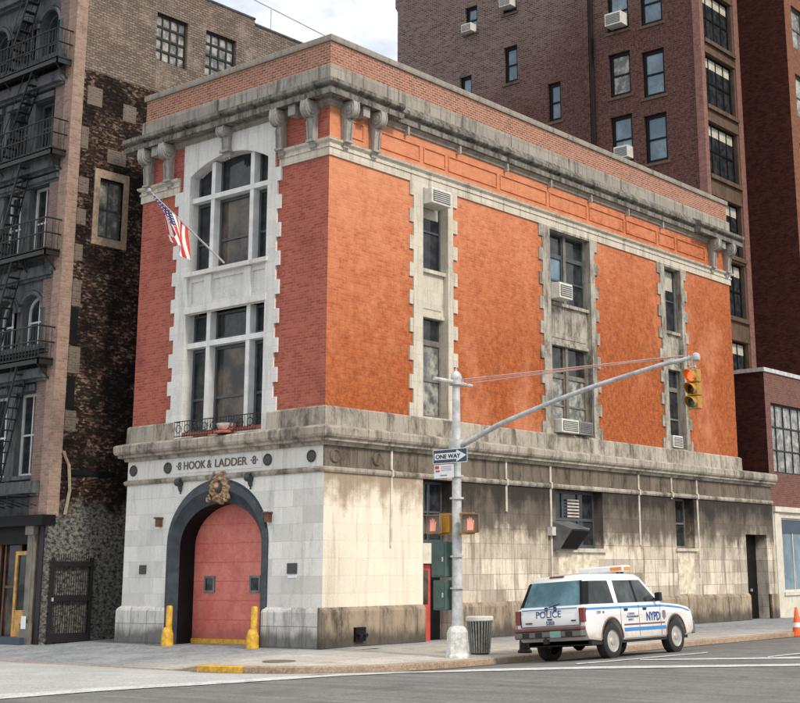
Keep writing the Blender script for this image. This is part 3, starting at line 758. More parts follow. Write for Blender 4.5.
# openings on the side
window(fs, SIDE, 9.99, 12.62, 2.49, 4.26, -.3, 3, 2, .09, .07, M['grey_paint'], M['glass'])
mb = MB()
for k in range(6): SIDE.box(mb, 11.1, 11.75, 3.45 + k * .1, 3.50 + k * .1, -.29, -.28)
mb.build('louvre', M['blind'], fs)
window(fs, SIDE, 17.2, 18.5, 2.55, 4.26, -.34, 1, 2, .07, .05, M['tan_frame'], M['glass'])
mb = MB(); SIDE.box(mb, 9.9, 12.7, 2.36, 2.48, Nw - .3, .14); SIDE.box(mb, 17.12, 18.58, 2.44, 2.54, Nw - .3, .13); build_each(mb, 'sill', M['stone_strip'], fs)
mb = MB(); SIDE.box(mb, 10.1, 12.3, 1.62, 2.36, 0, Nw + .006); SIDE.box(mb, 17.25, 18.38, 1.0, 2.42, 0, Nw + .006); build_each(mb, 'pale_lit_patch', M['stone_pale_lit'], fs)  # paler stone, partly light thrown back by windows opposite, put into colour
# personnel door behind the signal pole
window(fs, SIDE, 3.78, 5.0, 2.58, 4.24, -.32, 2, 2, .07, .05, M['grey_paint'], M['glass'])
mb = MB(); SIDE.box(mb, 3.76, 5.02, -.1, 2.58, -.50, -.42); mb.build('door_recess', M['black_paint'], fs)
mb = MB(); SIDE.box(mb, 3.80, 4.50, 2.02, 2.56, -.30, .02); mb.build('sign_box', M['cream'], fs)
dm = plain('red door paint', (.50, .05, .035), .5, var=.2)
mb = MB(); SIDE.box(mb, 3.82, 4.28, -.08, 2.0, -.36, -.14); dd = mb.build('side_door', dm, fs)
mb = MB(); SIDE.box(mb, 3.92, 4.18, .95, 1.85, -.14, -.13); mb.build('pane', M['glass_warm'], dd)
mb = MB(); SIDE.box(mb, 22.3, 24.02, -.1, 3.1, -.55, -.45); sd = mb.build('service_door', M['black_paint'], fs)
mb = MB(); SIDE.box(mb, 23.4, 23.46, 1.0, 1.1, -.45, -.38); mb.build('handle', M['galv'], sd)
# conduits on side base
mb = MB()
for (u, z0) in ((2.45, 2.45), (7.47, 3.5), (9.71, 1.6), (14.8, 2.62), (16.95, 4.25), (18.71, 1.58)):
    mb.tube([SIDE.p(u, z0, Nw + .025), SIDE.p(u, 4.22, Nw + .025), SIDE.p(u, 4.27, .125), SIDE.p(u, 4.42, .125), SIDE.p(u, 4.45, Nw + .025), SIDE.p(u, 4.93, Nw + .025)], .036, 8)
build_each(mb, 'downpipe', M['conduit'], fs)
# medallions
def disc(pl, u, z, r, mat, parent=fs):
    mb = MB(); c = pl.p(u, z, Nw)
    prof = [(r, 0), (r, .03), (r * .86, .055), (r * .74, .03), (r * .3, .02), (.01, .03)]
    base = len(mb.v)
    for k, (rr, h) in enumerate(prof):
        pts = [c + pl.U * rr * math.cos(2 * math.pi * j / 20) + pl.V * rr * math.sin(2 * math.pi * j / 20) + pl.N * h for j in range(20)]
        if k:
            for j in range(20): mb.face([prev[j], prev[(j + 1) % 20], pts[(j + 1) % 20], pts[j]])
        prev = pts
    return mb.build('medallion', mat, parent, smooth=True)
for u in (-7.50, -6.0, -2.0, -.40): disc(FRONT, u, 4.68, .155, M['bronze'])
for u in (.32, 1.90): disc(SIDE, u, 4.68, .17, M['frieze_side'])
# name panel + letters
mb = MB(); FRONT.box(mb, -5.80, -2.22, 4.50, 4.90, Nw, Nw + .012); mb.build('name_panel', M['stone_white'], fs)
for w_, ux, sx_ in (('·8', -5.53, 1.), ('HOOK', -4.88, 1.0), ('&', -4.27, .95), ('LADDER', -3.42, 1.13), ('·8·', -2.50, 1.)): text_obj(w_, .30, M['letter'], fs, FRONT.p(ux, 4.60, Nw + .02), (1, 0, 0), (0, 0, 1), 'inscription', .008, sx=sx_, bold=.003)
mb = MB()
# cartouche over the arch
mb = MB(); cx, cz0 = -3.76, 4.05
def scroll(x0, z0, r0, a0, turns, sg, th, n0=.14):
    pts = []; rs = []
    for k in range(15):
        t = k / 14; a = a0 + sg * turns * 2 * math.pi * t; rr = r0 * (1 - .82 * t)
        pts.append(FRONT.p(x0 + rr * math.cos(a), z0 + rr * math.sin(a), n0 + .05 * math.sin(t * 3))); rs.append(th * (1 - .45 * t))
    mb.tube(pts, rs, 8)
NT, NR = 120, 9; prev = None
for k in range(NT + 1):
    th = 2 * math.pi * k / NT
    Ro = .40 + .035 * math.cos(4 * th) + .035 * math.cos(9 * th + .6) + .02 * math.cos(17 * th) + (.05 * max(0, -math.sin(th)) * abs(math.cos(th)) * 3)
    Ri = .17 + .012 * math.cos(8 * th); row = []
    for q in range(NR + 1):
        t = q / NR; rr = Ri + (Ro - Ri) * t
        hh = .04 + .13 * math.sin(math.pi * min(1, t * 1.02)) ** .7 * (.62 + .30 * math.sin(9 * th + 9 * t) + .14 * math.sin(23 * th - 6 * t))
        row.append(FRONT.p(cx + rr * math.cos(th), cz0 + rr * 1.08 * math.sin(th), .08 + max(.0, hh)))
    row = [FRONT.p(cx + Ri * math.cos(th), cz0 + Ri * 1.08 * math.sin(th), .0)] + row + [FRONT.p(cx + Ro * math.cos(th), cz0 + Ro * 1.08 * math.sin(th), .0)]
    if prev:
        for q in range(len(row) - 1): mb.face([prev[q], row[q], row[q + 1], prev[q + 1]])
    prev = row
for sx in (-1, 1):
    scroll(cx + sx * .40, cz0 - .36, .12, math.pi / 2, 1.2, -sx, .05)
    scroll(cx + sx * .20, cz0 + .42, .08, 0 if sx > 0 else math.pi, .9, sx, .035)
for q_ in mb.v: q_.x = cx + (q_.x - cx) * .84; q_.z = cz0 + (q_.z - cz0) * .84
ct = mb.build('cartouche', M['gold'], fs, smooth=True)
mb = MB(); mb.lathe(FRONT.p(cx, cz0, .10), [(.19, -.0), (.17, -.06), (.10, -.12), (.02, -.14)], 16, 'Y'); mb.build('shield', M['bronze'], ct, smooth=True)
mb = MB(); mb.lathe(FRONT.p(cx + .0, cz0 + .03, .22), [(.02, -.09), (.07, -.05), (.08, 0), (.06, .06), (.02, .09)], 10); mb.build('mask', M['gold'], ct, smooth=True)
# little hooks, lamps, plaques
for u in (-5.42, -2.62):
    mb = MB(); mb.tube([FRONT.p(u - .09, 4.26, .12), FRONT.p(u + .09, 4.26, .12)], .11, 12); mb.tube([FRONT.p(u, 4.2, .1), FRONT.p(u + .03, 4.04, .09), FRONT.p(u, 3.96, .06)], [.07, .05, .03], 8)
    mb.build('scroll', M['dark_blue'], fs, smooth=True)
for u in (-6.20, -1.86):
    mb = MB(); FRONT.box(mb, u - .06, u + .06, 3.08, 3.30, Nw, Nw + .16); FRONT.box(mb, u - .09, u + .09, 3.30, 3.34, Nw, Nw + .2); mb.build('wall_lamp', M['wood_dark'], fs)
mb = MB(); FRONT.box(mb, -7.03, -6.75, 1.82, 2.06, Nw, Nw + .03); mb.build('plaque', M['bronze'], fs)
mb = MB(); FRONT.box(mb, -1.18, -.84, 1.78, 2.04, Nw, Nw + .03); mb.build('plaque', M['bronze'], fs)
mb = MB(); FRONT.box(mb, -1.16, -.86, 1.68, 1.745, Nw, Nw + .02); mb.build('notice', M['sign_white'], fs)
# window guard with ornaments
mb = MB()
for z in (5.50, 5.90): mb.tube([FRONT.p(-5.56, z, .24), FRONT.p(-2.3, z, .24)], .014, 6)
for k in range(32):
    u = -5.56 + k * 3.26 / 31; mb.tube([FRONT.p(u, 5.46, .24), FRONT.p(u, 5.92, .24)], .008, 5)
for k in range(9):
    u = -5.40 + k * .36; pts = [FRONT.p(u + .11 * math.cos(t * .7), 5.70 + .11 * math.sin(t * .7), .24) for t in range(10)]; mb.tube(pts, .013, 5)
mb.tube([FRONT.p(-5.56, 5.9, .0), FRONT.p(-5.56, 5.9, .24)], .014, 5); mb.tube([FRONT.p(-2.3, 5.9, .0), FRONT.p(-2.3, 5.9, .24)], .014, 5)
mb.build('window_guard', M['iron'], fs)

# things on the sill of the window guard
t = thing('flower_trough', FRONT.p(-4.55, 5.46, .12), 'reddish trough of plants behind the left half of the front window guard', 'planter')
mb = MB(); FRONT.box(mb, -4.85, -4.25, 5.46, 5.56, .04, .20); mb.build('trough', M['flower'], t)
mb = MB()
for k in range(40):
    u = random.uniform(-4.9, -4.2); z = random.uniform(5.56, 5.84); n = random.uniform(.05, .2); r = random.uniform(.02, .05)
    mb.face([FRONT.p(u - r, z, n), FRONT.p(u + r, z - r * .5, n + r), FRONT.p(u + r, z + r, n), FRONT.p(u - r * .2, z + r * 1.2, n - r)])
mb.build('leaves', M['box_green'], t, recalc=False)
t = thing('silver_emblem', FRONT.p(-3.5, 5.46, .12), 'shiny silver bowl-shaped ornament on the front window sill behind the guard', 'ornament')
mb = MB(); mb.lathe(FRONT.p(-3.55, 5.52, .12), [(.05, -.06), (.12, 0), (.24, .08), (.29, .2), (.22, .22), (.02, .12)], 18); mb.build('bowl', M['silver'], t, smooth=True)
mb = MB(); mb.lathe(FRONT.p(-3.55, 5.46, .12), [(.34, 0), (.36, .03), (.3, .06), (.02, .07)], 18); mb.build('tray', M['flower'], t, smooth=True)

# ---------------------------------------------------------------- flag
fl = thing('flag_on_pole', (-3.95, -.06, 10.2), 'American flag hanging from a slanted pole at the upper front window of the firehouse', 'flag')
p0, p1 = Vector((-3.95, -.06, 10.22)), Vector((-3.95, -2.72, 11.72))
mb = MB(); mb.tube([p0, p1], [.03, .02], 8); mb.lathe(p1, [(.01, -.05), (.05, -.03), (.06, .02), (.03, .06), (.005, .07)], 8); mb.build('pole', M['galv'], fl, smooth=True)
def flag_mesh():
    nu, nv = 40, 39; hoist, fly = 1.5, 1.6
    d = (p1 - p0).normalized(); a = p1 - d * .06
    mb = MB(); grid = []
    for i in range(nu + 1):
        row = []
        for j in range(nv + 1):
            s, w = i / nu, j / nv           # s along the fly, w along the hoist (0 at tip)
            hang = Vector((0, 0, -1))
            # hoist is fixed on the pole; the fly droops and gathers
            base = a - d * hoist * w * (1 - .30 * s) - d * .25 * s
            q = base + hang * fly * s * (.60 + .10 * w) + Vector((.22 * s, .32 * s * (1 - w), 0))
            q += Vector((1, .3, 0)).normalized() * (.14 * s ** .6 * math.sin(w * 12.5 + s * 2.2)) + Vector((0, .07 * math.sin(w * 9 + 1) * s, 0))
            row.append(q)
        grid.append(row)
    for i in range(nu):
        for j in range(nv):
            st = int(j / nv * 13)
            canton = i < nu * .42 and st < 7
            mb.cur = 2 if canton else (0 if st % 2 == 0 else 1)
            if canton and i % 3 == 1 and j % 3 == 1: mb.cur = 1
            mb.face([grid[i][j], grid[i + 1][j], grid[i + 1][j + 1], grid[i][j + 1]])
    return mb.build('flag', [M['flag_red'], M['flag_white'], M['flag_blue']], fl, smooth=False, recalc=False)
flag_mesh()

# ---------------------------------------------------------------- bollards
def bollard(x, lab):
    t = thing('bollard', (x, -.32, -.02), lab, 'bollard', 'yellow guard posts beside the red door')
    mb = MB(); mb.lathe((x, -.32, -.05), [(.085, 0), (.085, .99), (.07, 1.03), (.02, 1.04)], 14); mb.build('post', M['yellow'], t, smooth=True)
    mb = MB(); mb.lathe((x, -.36, -.05), [(.17, 0), (.17, .10), (.16, .30), (.11, .46), (.09, .48)], 10); mb.build('wheel_guard', M['yellow'], t, smooth=True)
bollard(-5.36, 'yellow steel guard post at the left foot of the red arched door')
bollard(-2.06, 'yellow steel guard post at the right foot of the red arched door')

# ---------------------------------------------------------------- air conditioners
def ac(pl, u0, u1, v0, v1, n0, n1, lab, grp=None, louv=True):
    c = pl.p((u0 + u1) / 2, v0, n0)
    t = thing('air_conditioner', c, lab, 'air conditioner', grp); am = M['ac_grey'] if 'darker air' in lab else M['ac']
    mb = MB(); pl.box(mb, u0, u1, v0, v1, n0, n1); mb.build('casing', am, t, bevel=.012)
    h = v1 - v0; w = u1 - u0
    mb = MB(); pl.box(mb, u0 + .07 * w, u1 - .07 * w, v0 + .12 * h, v1 - .14 * h, n1, n1 + .006)
    mb.build('grille', M['ac_dark'], t)
    mb = MB()
    for k in range(5):
        z = v0 + h * (.2 + .13 * k); pl.box(mb, u0 + .1 * w, u1 - .1 * w, z, z + .018, n1 + .006, n1 + .016)
    mb.build('louvres', am, t)
    return t
G1 = 'air conditioners in the side windows of the firehouse'
ac(SIDE, 3.78, 4.66, 12.02, 12.47, -.2, .36, 'white air conditioner at the top of the narrow side window nearest the firehouse corner', G1)
ac(SIDE, 10.0, 10.72, 10.22, 10.72, -.2, .38, 'air conditioner jutting from the upper wide window in the middle of the side wall', G1)
ac(SIDE, 10.1, 11.05, 6.0, 6.42, -.2, .28, 'pale air conditioner low in the wide second-floor side window, left of a darker one', G1)
ac(SIDE, 11.15, 11.9, 6.0, 6.42, -.2, .24, 'darker air conditioner low in the wide second-floor side window, right of a pale one', G1)
ac(SIDE, 17.2, 17.85, 6.0, 6.42, -.2, .1, 'small air conditioner at the foot of the narrow second-floor side window nearest the far end', G1)
t = thing('vent_hood', (0.05, 9.9, 2.5), 'big grey box-shaped hood projecting from the ground-floor side window above the police car', 'vent hood')
mb = MB(); mb.hexa([(.03, 9.75, 2.42), (.03, 10.75, 2.42), (.30, 10.75, 2.42), (.30, 9.75, 2.42), (.03, 9.75, 3.30), (.03, 10.75, 3.30), (.80, 10.75, 3.05), (.80, 9.75, 3.05)]); mb.build('hood', M['hood'], t, bevel=.015)
mb = MB(); mb.hexa([(.33, 9.82, 2.46), (.33, 10.68, 2.46), (.345, 10.68, 2.455), (.345, 9.82, 2.455), (.80, 9.82, 2.98), (.80, 10.68, 2.98), (.815, 10.68, 2.975), (.815, 9.82, 2.975)]); mb.build('outlet', M['black_paint'], t)
mb = MB(); mb.box(.03, .22, 9.55, 9.74, 2.85, 3.1); mb.build('junction_box', M['ac'], t)
t = thing('hose_connection', (.15, 1.15, 0), 'small dark pipe connection low on the plinth near the firehouse corner', 'standpipe')
mb = MB(); mb.box(.15, .24, .98, 1.34, .12, .46); mb.build('plate', M['black_paint'], t)
mb = MB(); mb.tube([(.2, 1.08, .3), (.36, 1.06, .26)], .05, 8); mb.tube([(.2, 1.24, .3), (.36, 1.26, .26)], .05, 8); mb.build('outlet', M['iron'], t)

# ================================================================ LEFT NEIGHBOUR
NX, NY = -9.6, -1.3
nb = thing('apartment_building', (NX, NY, 0), 'tall grey-faced tenement with black fire escape and rough dark side wall, left of the firehouse', 'building')
NF = PL((0, NY, 0), (1, 0, 0), (0, -1, 0)); NS = PL((NX, 0, 0), (0, 1, 0), (1, 0, 0))
XL = -19.
mb = MB()
top = [(NY, -.1), (16, -.1), (16, 20.7), (5.9, 20.7), (5.9, 20.9), (3.6, 20.9), (3.6, 21.3), (NY, 21.3)]
NS.plate(mb, top, [rect(-.22, .66, 11.85, 13.72), rect(1.66, 2.95, 18.15, 19.8), rect(3.72, 5.08, 18.2, 19.84)], 0., .28)
mb.build('side_wall', M['rubble'], nb)
mb = MB(); mb.box(XL, NX - .3, NY + .3, 16, 20.3, 20.5); mb.build('roof', M['roof'], nb)
mb = MB(); mb.tube([(NX + .0, 3.6, 20.93), (NX, 5.9, 20.93)], .05, 6); mb.tube([(NX, 5.9, 20.74), (NX, 16, 20.74)], .05, 6); build_each(mb, 'coping', M['nb_stone'], nb)
mb = MB(); mb.tube([(NX - .1, 2.2, 21.95), (NX - .1, 16, 21.05)], .02, 6)
for y in (6.75, 11.): mb.tube([(NX - .1, y, 20.7), (NX - .1, y, 21.95 - (y - 2.2) * .0652)], .02, 6)
mb.build('roof_rail', M['galv'], nb)
window(nb, NS, -.22, .66, 11.87, 13.72, -.12, 2, 2, .06, .04, M['grey_paint'], M['glass_pale'])
mb = MB(); NS.plate(mb, rect(-.42, .86, 11.6, 13.98), [rect(-.22, .66, 11.85, 13.72)], .03, .1); mb.build('window_surround', M['nb_tan'], nb)
window(nb, NS, 1.66, 2.95, 18.15, 19.8, -.1, 4, 4, .06, .06, M['iron'], M['glass_pale'])
window(nb, NS, 3.72, 5.08, 18.2, 19.84, -.1, 4, 4, .06, .06, M['iron'], M['glass_pale'])
mb = MB()
def inv_patch(y0, y1, z0, z1): NS.box(mb, y0, y1, z0, z1, -.05, .012)
for q in ((-.85, -.3, 15.95, 16.55), (.5, 1.0, 15.75, 16.3), (-.98, -.72, 14.5, 15.2), (0.0, .7, 14.25, 14.7), (-.98, -.62, 13.1, 13.6), (-.98, -.66, 12.1, 12.6), (-.98, -.68, 9.6, 10.4), (-.98, -.58, 7.6, 8.4), (-.98, -.6, 5.9, 6.5), (-.98, -.7, 11.0, 11.5)): inv_patch(*q)
build_each(mb, 'brick_infill', M['nb_infill'], nb)
mb = MB(); NS.box(mb, -.98, .9, 4.64, 4.80, -.01, .03); NS.box(mb, -.98, -.72, 8.45, 9.55, -.01, .010); NS.box(mb, -.98, -.7, 6.55, 7.5, -.01, .010); build_each(mb, 'dark_band', M['black_paint'], nb)  # black strips for the dark slot and the dark corner blocks
mb = MB(); mb.tube([(NX + .08, -1.0, 5.3), (NX + .09, -.8, 4.9), (NX + .08, -.72, 4.2), (NX + .1, -.85, 3.5)], .05, 6); mb.build('pipe', M['nb_tan'], nb)
# facade
fwin = []
floorsR = [(4.65, 7.10, 0), (8.50, 10.05, 1), (11.25, 13.5, 0), (14.65, 16.25, 0), (17.3, 19.25, 1)]
holes = []; specs = []
for (z0, z1, ar) in floorsR:
    for k in range(6):
        u1 = -10.60 - k * 1.38; u0 = u1 - 1.02
        if u0 < XL + .3: continue
        if ar:
            c = (u0 + u1) / 2; w = (u1 - u0) / 2
            holes.append([(u0, z0), (u1, z0)] + [(c + w * math.cos(math.pi * q / 10), z1 - w * .9 + w * .9 * math.sin(math.pi * q / 10)) for q in range(11)])
        else: holes.append(rect(u0, u1, z0, z1))
        specs.append((u0, u1, z0, z1, ar))
mb = MB(); NF.plate(mb, rect(XL, -10.5, 3.5, 21.3), holes, 0., .35); mb.build('facade_wall', M['nb_stone'], nb)
for (u0, u1, z0, z1, ar) in specs:
    w = (u1 - u0) / 2
    window(nb, NF, u0, u1, z0, z1, -.25, 2, 2, .08, .045, M['white_paint'] if z0 < 12 else M['nb_stone'], M['glass'], arch=w * .9 if ar else 0)
for (u0, u1, z0, z1, ar) in specs:
    mb = MB()
    if not ar:
        NF.box(mb, u0 - .05, u1 + .05, z1 + .02, z1 + .2, 0, .12); NF.box(mb, u0 - .06, u1 + .06, z0 - .12, z0, 0, .14); build_each(mb, 'window_moulding', M['nb_stone'], nb); continue
    c = (u0 + u1) / 2
    pts = [NF.p(c + (w * 1.12) * math.cos(math.pi * q / 12), z1 - w * .9 + w * 1.05 * math.sin(math.pi * q / 12), .03) for q in range(13)]; mb.tube(pts, .07, 6)
    pts = [NF.p(c + (w * 1.36) * math.cos(math.pi * q / 12), z1 - w * .9 + w * 1.28 * math.sin(math.pi * q / 12), .02) for q in range(13)]; mb.tube(pts, .035, 6)
    NF.box(mb, u0 - .25, u0 - .10, z0, z1 - w * .9, 0, .08); NF.box(mb, u1 + .10, u1 + .25, z0, z1 - w * .9, 0, .08)
    build_each(mb, 'window_moulding', M['nb_stone'], nb)
mb = MB()
for (z0, z1, p) in ((17.55 - .2, 17.85 - .2, .22), (16.62, 16.95, .3), (13.85, 14.25, .34), (13.55, 13.70, .16), (8.30, 8.46, .26), (7.45, 7.72, .34), (10.55, 10.85, .2), (4.12, 4.46, .3), (20.6, 21.3, .5), (19.9, 20.1, .3)):
    NF.box(mb, XL, -10.02, z0, z1, 0, p); NF.box(mb, XL, -10.04, z0 - .08, z0, 0, p * .55)
build_each(mb, 'string_course', M['nb_stone'], nb)
mb = MB(); NF.box(mb, -10.52, -10.0, 3.45, 21.3, -.3, .06); mb.build('pier', M['nb_pier'], nb)
mb = MB(); NF.box(mb, -9.998, NX + .012, 3.45, 21.3, -.3, .10); mb.build('corner_pier', M['nb_corner'], nb)
# shopfront
mb = MB(); NF.box(mb, XL, -9.57, 3.2, 3.5, -.2, .25); NF.box(mb, XL, -9.95, 2.7, 3.2, -.4, -.05); NF.box(mb, XL, -9.64, -.1, 3.4, -.9, -.8); mb.build('shop_fascia', M['black_paint'], nb)
mb = MB(); NF.box(mb, -10.42, -10.10, -.1, 3.2, -.3, .1); NF.box(mb, -10.46, -10.06, 2.95, 3.2, .0, .17); NF.box(mb, -10.46, -10.06, -.1, .5, .0, .17); NF.box(mb, -10.35, -10.17, .6, 2.85, .1, .13); mb.build('shop_pilaster', M['tan_frame'], nb)
mb = MB(); NF.box(mb, -10.08, NX - .02, -.1, 3.2, -.5, -.04); NF.box(mb, -9.95, -9.75, -.1, 3.2, -.04, .04); mb.build('dark_pier', M['iron'], nb)
window(nb, NF, -11.20, -10.55, .12, 2.5, -.06, 1, 1, .11, .05, M['wood'], M['glass'])
mb = MB(); NF.box(mb, -11.09, -10.66, .25, .85, -.10, -.07); mb.build('door_panel', M['wood'], nb)
window(nb, NF, -12.2, -11.35, .0, 3.0, -.35, 1, 2, .09, .06, M['wood_dark'], M['glass_warm'])
window(nb, NF, -14.2, -12.3, .3, 3.0, -.3, 2, 1, .09, .06, M['wood_dark'], M['glass'])
mb = MB(); NF.box(mb, XL, -10.2, -.1, .12, -.3, .3); mb.build('step', M['sign_blue'], nb)
mb = MB(); NF.box(mb, -10.36, -10.16, .35, .70, .17, .19); mb.build('notice', M['sign_white'], nb)
# fire escape
fe = MB(); rails = MB(); st = MB()
PX1, PXL, PN = -9.72, -16.5, .62
for zp in (7.95, 11.2, 14.3, 17.2):
    for k in range(11): NF.box(fe, PXL, PX1, zp - .03, zp + .015, .03 + k * .055, .07 + k * .055)
    NF.box(fe, PXL, PX1, zp - .16, zp + .05, PN - .04, PN); NF.box(fe, PX1 - .04, PX1, zp - .16, zp + .05, .02, PN)
    for u in (-9.9, -11.2, -12.6, -14.): fe.tube([NF.p(u, zp - .05, PN), NF.p(u, zp - .6, .03)], .025, 5)
    for z in (zp + .5, zp + .95): rails.tube([NF.p(PXL, z, PN), NF.p(PX1, z, PN)], .026, 5); rails.tube([NF.p(PX1, z, PN), NF.p(PX1, z, 0)], .026, 5)
    k = 0; u = PX1
    while u > PXL: rails.tube([NF.p(u, zp, PN), NF.p(u, zp + .95, PN)], .017, 4); u -= .16; k += 1
    for q in (.2, .4): rails.tube([NF.p(PX1, zp, q), NF.p(PX1, zp + .95, q)], .011, 4)
for (za_, zb_, ua, ub) in ((4.4, 7.9, -11.9, -10.8), (7.95, 11.2, -12.6, -11.4), (11.2, 14.3, -12.4, -11.3), (14.3, 17.2, -12.5, -11.0), (17.2, 20.4, -12.6, -11.2)):
    for nn in (.18, .56):
        st.tube([NF.p(ua, za_, nn), NF.p(ub, zb_, nn)], .035, 5)
        st.tube([NF.p(ua, za_ + .8, nn), NF.p(ub, zb_ + .8, nn)], .014, 5)
    n = 11
    for k in range(1, n):
        tt = k / n; c = NF.p(ua + (ub - ua) * tt, za_ + (zb_ - za_) * tt, 0)
        st.box(c.x - .10, c.x + .10, NY - .56, NY - .18, c.z - .012, c.z + .012)
f_ = fe.build('fire_escape', M['iron'], nb); rails.build('railing', M['iron'], f_); st.build('stair', M['iron'], f_)
mb = MB()   # wire-fronted canopy over the shop
NF.box(mb, -14, -10.35, 4.02, 4.06, .0, .9); mb.tube([NF.p(-14, 3.75, .9), NF.p(-10.35, 3.75, .9), NF.p(-10.35, 4.04, .9), NF.p(-14, 4.04, .9)], .02, 5)
for k in range(8): u = -10.5 - k * .42; mb.tube([NF.p(u, 4.04, .9), NF.p(u + .35, 3.75, 0)], .014, 5)
mb.build('canopy', M['iron'], nb)

# alley gate
gt = thing('alley_gate', (NX + .08, -1.15, 0), 'black iron barred gate folded back against the rough alley wall left of the firehouse', 'gate')
GP = PL((NX + .12, 0, 0), (0, 1, 0), (1, 0, 0))
mb = MB()
for a in ((-1.20, -1.10, -.08, 2.3), (.10, .20, -.08, 2.3), (-1.1, .1, 2.05, 2.2), (-1.1, .1, 1.10, 1.26), (-1.1, .1, -.02, .22)): GP.box(mb, *a, -.03, .03)
mb.build('frame', M['iron'], gt)
mb = MB()
for k in range(15):
    u = -1.05 + k * .077; mb.tube([GP.p(u, 0, 0), GP.p(u, 2.40, 0)], [.014, .011], 5)
mb.build('bars', M['galv'] if False else M['iron'], gt)
mb = MB(); GP.box(mb, -1.17, -1.13, 1.1, 1.2, .03, .08); mb.build('handle', M['galv'], gt)
# grey corrugated strip behind bars in the photo is the wall itself seen through

# ================================================================ TALL BUILDING behind
tb = thing('brick_tower', (-5, 30, 0), 'very tall purple-brown brick apartment block rising behind the firehouse roof', 'building')
TF = PL((0, 30, 0), (1, 0, 0), (0, -1, 0)); TS = PL((-5, 0, 0), (0, 1, 0), (1, 0, 0))
TW = [(-19.38, -18.52, 30.55, 32.1), (-16.75, -15.85, 27.05, 29.1), (-13.95, -13.12, 24.3, 26.4), (-19.78, -18.95, 26.2, 28.15), (-8.28, -7.0, 28.05, 30.4), (-8.28, -7.0, 24.3, 26.7), (-8.28, -7.0, 20.95, 23.4),
      (-10.2, -8.93, 24.75, 27.05), (-10.2, -8.93, 28.2, 30.4), (-10.2, -8.93, 21.3, 23.75), (-16.75, -15.85, 31.0, 33.0)]
mb = MB(); TF.plate(mb, [(-24.32, 10), (-5.1, 10), (-5.1, 38), (-24.5, 38), (-24.5, 33.5), (-24.32, 33.2)], [rect(*q) for q in TW], 0, .3, sides=False)
mb.face([(-24.32, 30, 10), (-24.32, 46, 10), (-24.32, 46, 38), (-24.32, 30, 38)])
TB = [(30.35, 33.3, z, z + 2.65) for z in (9.6, 13.35, 16.2 + .1, 19.95, 23.4, 26.75, 30.2)]
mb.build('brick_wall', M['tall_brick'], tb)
for i, q in enumerate(TW):
    gm = M['glass_blue'] if q[0] > -8.5 else (M['glass_pale'] if i in (7,) else M['glass_blue'])
    window(tb, TF, *q, -.16, 1, 2, .17, .07, M['black_paint'], gm, dep=.09)
mb = MB()
for q in TW: TF.box(mb, q[0] - .12, q[1] + .12, q[2] - .14, q[2], 0, .06)
build_each(mb, 'sill', M['tall_stone'], tb)
mb = MB(); TF.box(mb, -21.72, -20.95, 31.55, 31.72, -.01, .02); TF.box(mb, -21.7, -20.98, 29.35, 29.45, -.01, .02); build_each(mb, 'blocked_window_edge', M['wood_dark'], tb)
mb = MB(); mb.tube([(-11.12, 29.88, 10), (-11.12, 29.88, 38)], .11, 8); mb.build('downpipe', M['black_paint'], tb)
mb = MB(); mb.box(-11.6, -11.3, 29.9, 30, 12, 38); build_each(mb, 'buttress', M['tall_brick'], tb)
mb = MB(); TS.plate(mb, rect(30.26, 34.2, 5, 38), [rect(*q) for q in TB], 0, .3, sides=False); mb.build('side_wall', M['tall_stone'], tb)
mb = MB(); mb.box(-5.34, -4.94, 29.95, 30.30, 5, 38); mb.build('corner_pier', M['tall_pink'], tb)
mb = MB(); TS.box(mb, 33.42, 33.9, 5, 38, -.1, .07); mb.build('far_pier', M['tall_pink'], tb)
for q in TB: window(tb, TS, *q, -.2, 4, 2, .10, .07, M['black_paint'], M['glass'], blind=.18)
mb = MB()
for q in TB: TS.box(mb, 30.3, 33.4, q[2] - .2, q[2], 0, .14); TS.box(mb, 30.3, 33.4, q[3], q[3] + .15, 0, .06)
build_each(mb, 'window_band', M['tall_stone'], tb)
mb = MB(); mb.box(-24.2, -5.2, 30.4, 45, 37.6, 37.8); mb.build('roof', M['roof'], tb)
G2 = 'air conditioners on the tall brick block'
ac(TF, -19.3, -18.62, 30.5, 30.95, -.1, .45, 'small air conditioner under the highest left window of the tall brick block', G2)
ac(TF, -16.7, -15.95, 31.25, 31.75, -.1, .45, 'air conditioner at the very top edge of the photo above the tall block\'s middle window', G2)
ac(TF, -10.0, -9.05, 28.35, 29.0, -.1, .55, 'large white-framed air conditioner on the upper right of the tall brick block', G2)
ac(TF, -9.75, -8.95, 21.4, 22.0, -.1, .5, 'white-framed air conditioner just above the firehouse parapet on the tall brick block', G2)

# ================================================================ LOW BUILDING
lb = thing('shop_building', (0, 24.65, 0), 'low plum brick building with cream shopfront at the far right beyond the firehouse', 'building')
LS = PL((0, 0, 0), (0, 1, 0), (1, 0, 0)); LF = PL((0, 24.62, 0), (1, 0, 0), (0, -1, 0))
mb = MB(); LS.plate(mb, rect(24.62, 33.9, 4.15, 9.5), [rect(25.08, 28.6, 5.52, 8.3), rect(29.6, 33.1, 5.52, 8.3)], 0, .3, sides=False)
mb.face([(0, 33.9, 0), (-5, 33.9, 0), (-5, 33.9, 9.5), (0, 33.9, 9.5)])
mb.build('brick_wall', M['low_brick'], lb)
mb = MB(); mb.face([(0, 24.62, 4), (-15, 24.62, 4), (-15, 24.62, 9.5), (0, 24.62, 9.5)]); mb.build('party_wall', M['far_shaded'], lb)
mb = MB(); mb.box(-15, .06, 24.56, 33.9, 9.5, 9.66); mb.build('coping', M['galv'], lb)
window(lb, LS, 25.08, 28.6, 5.52, 8.3, -.15, 5, 3, .07, .05, M['iron'], M['glass_pale'])
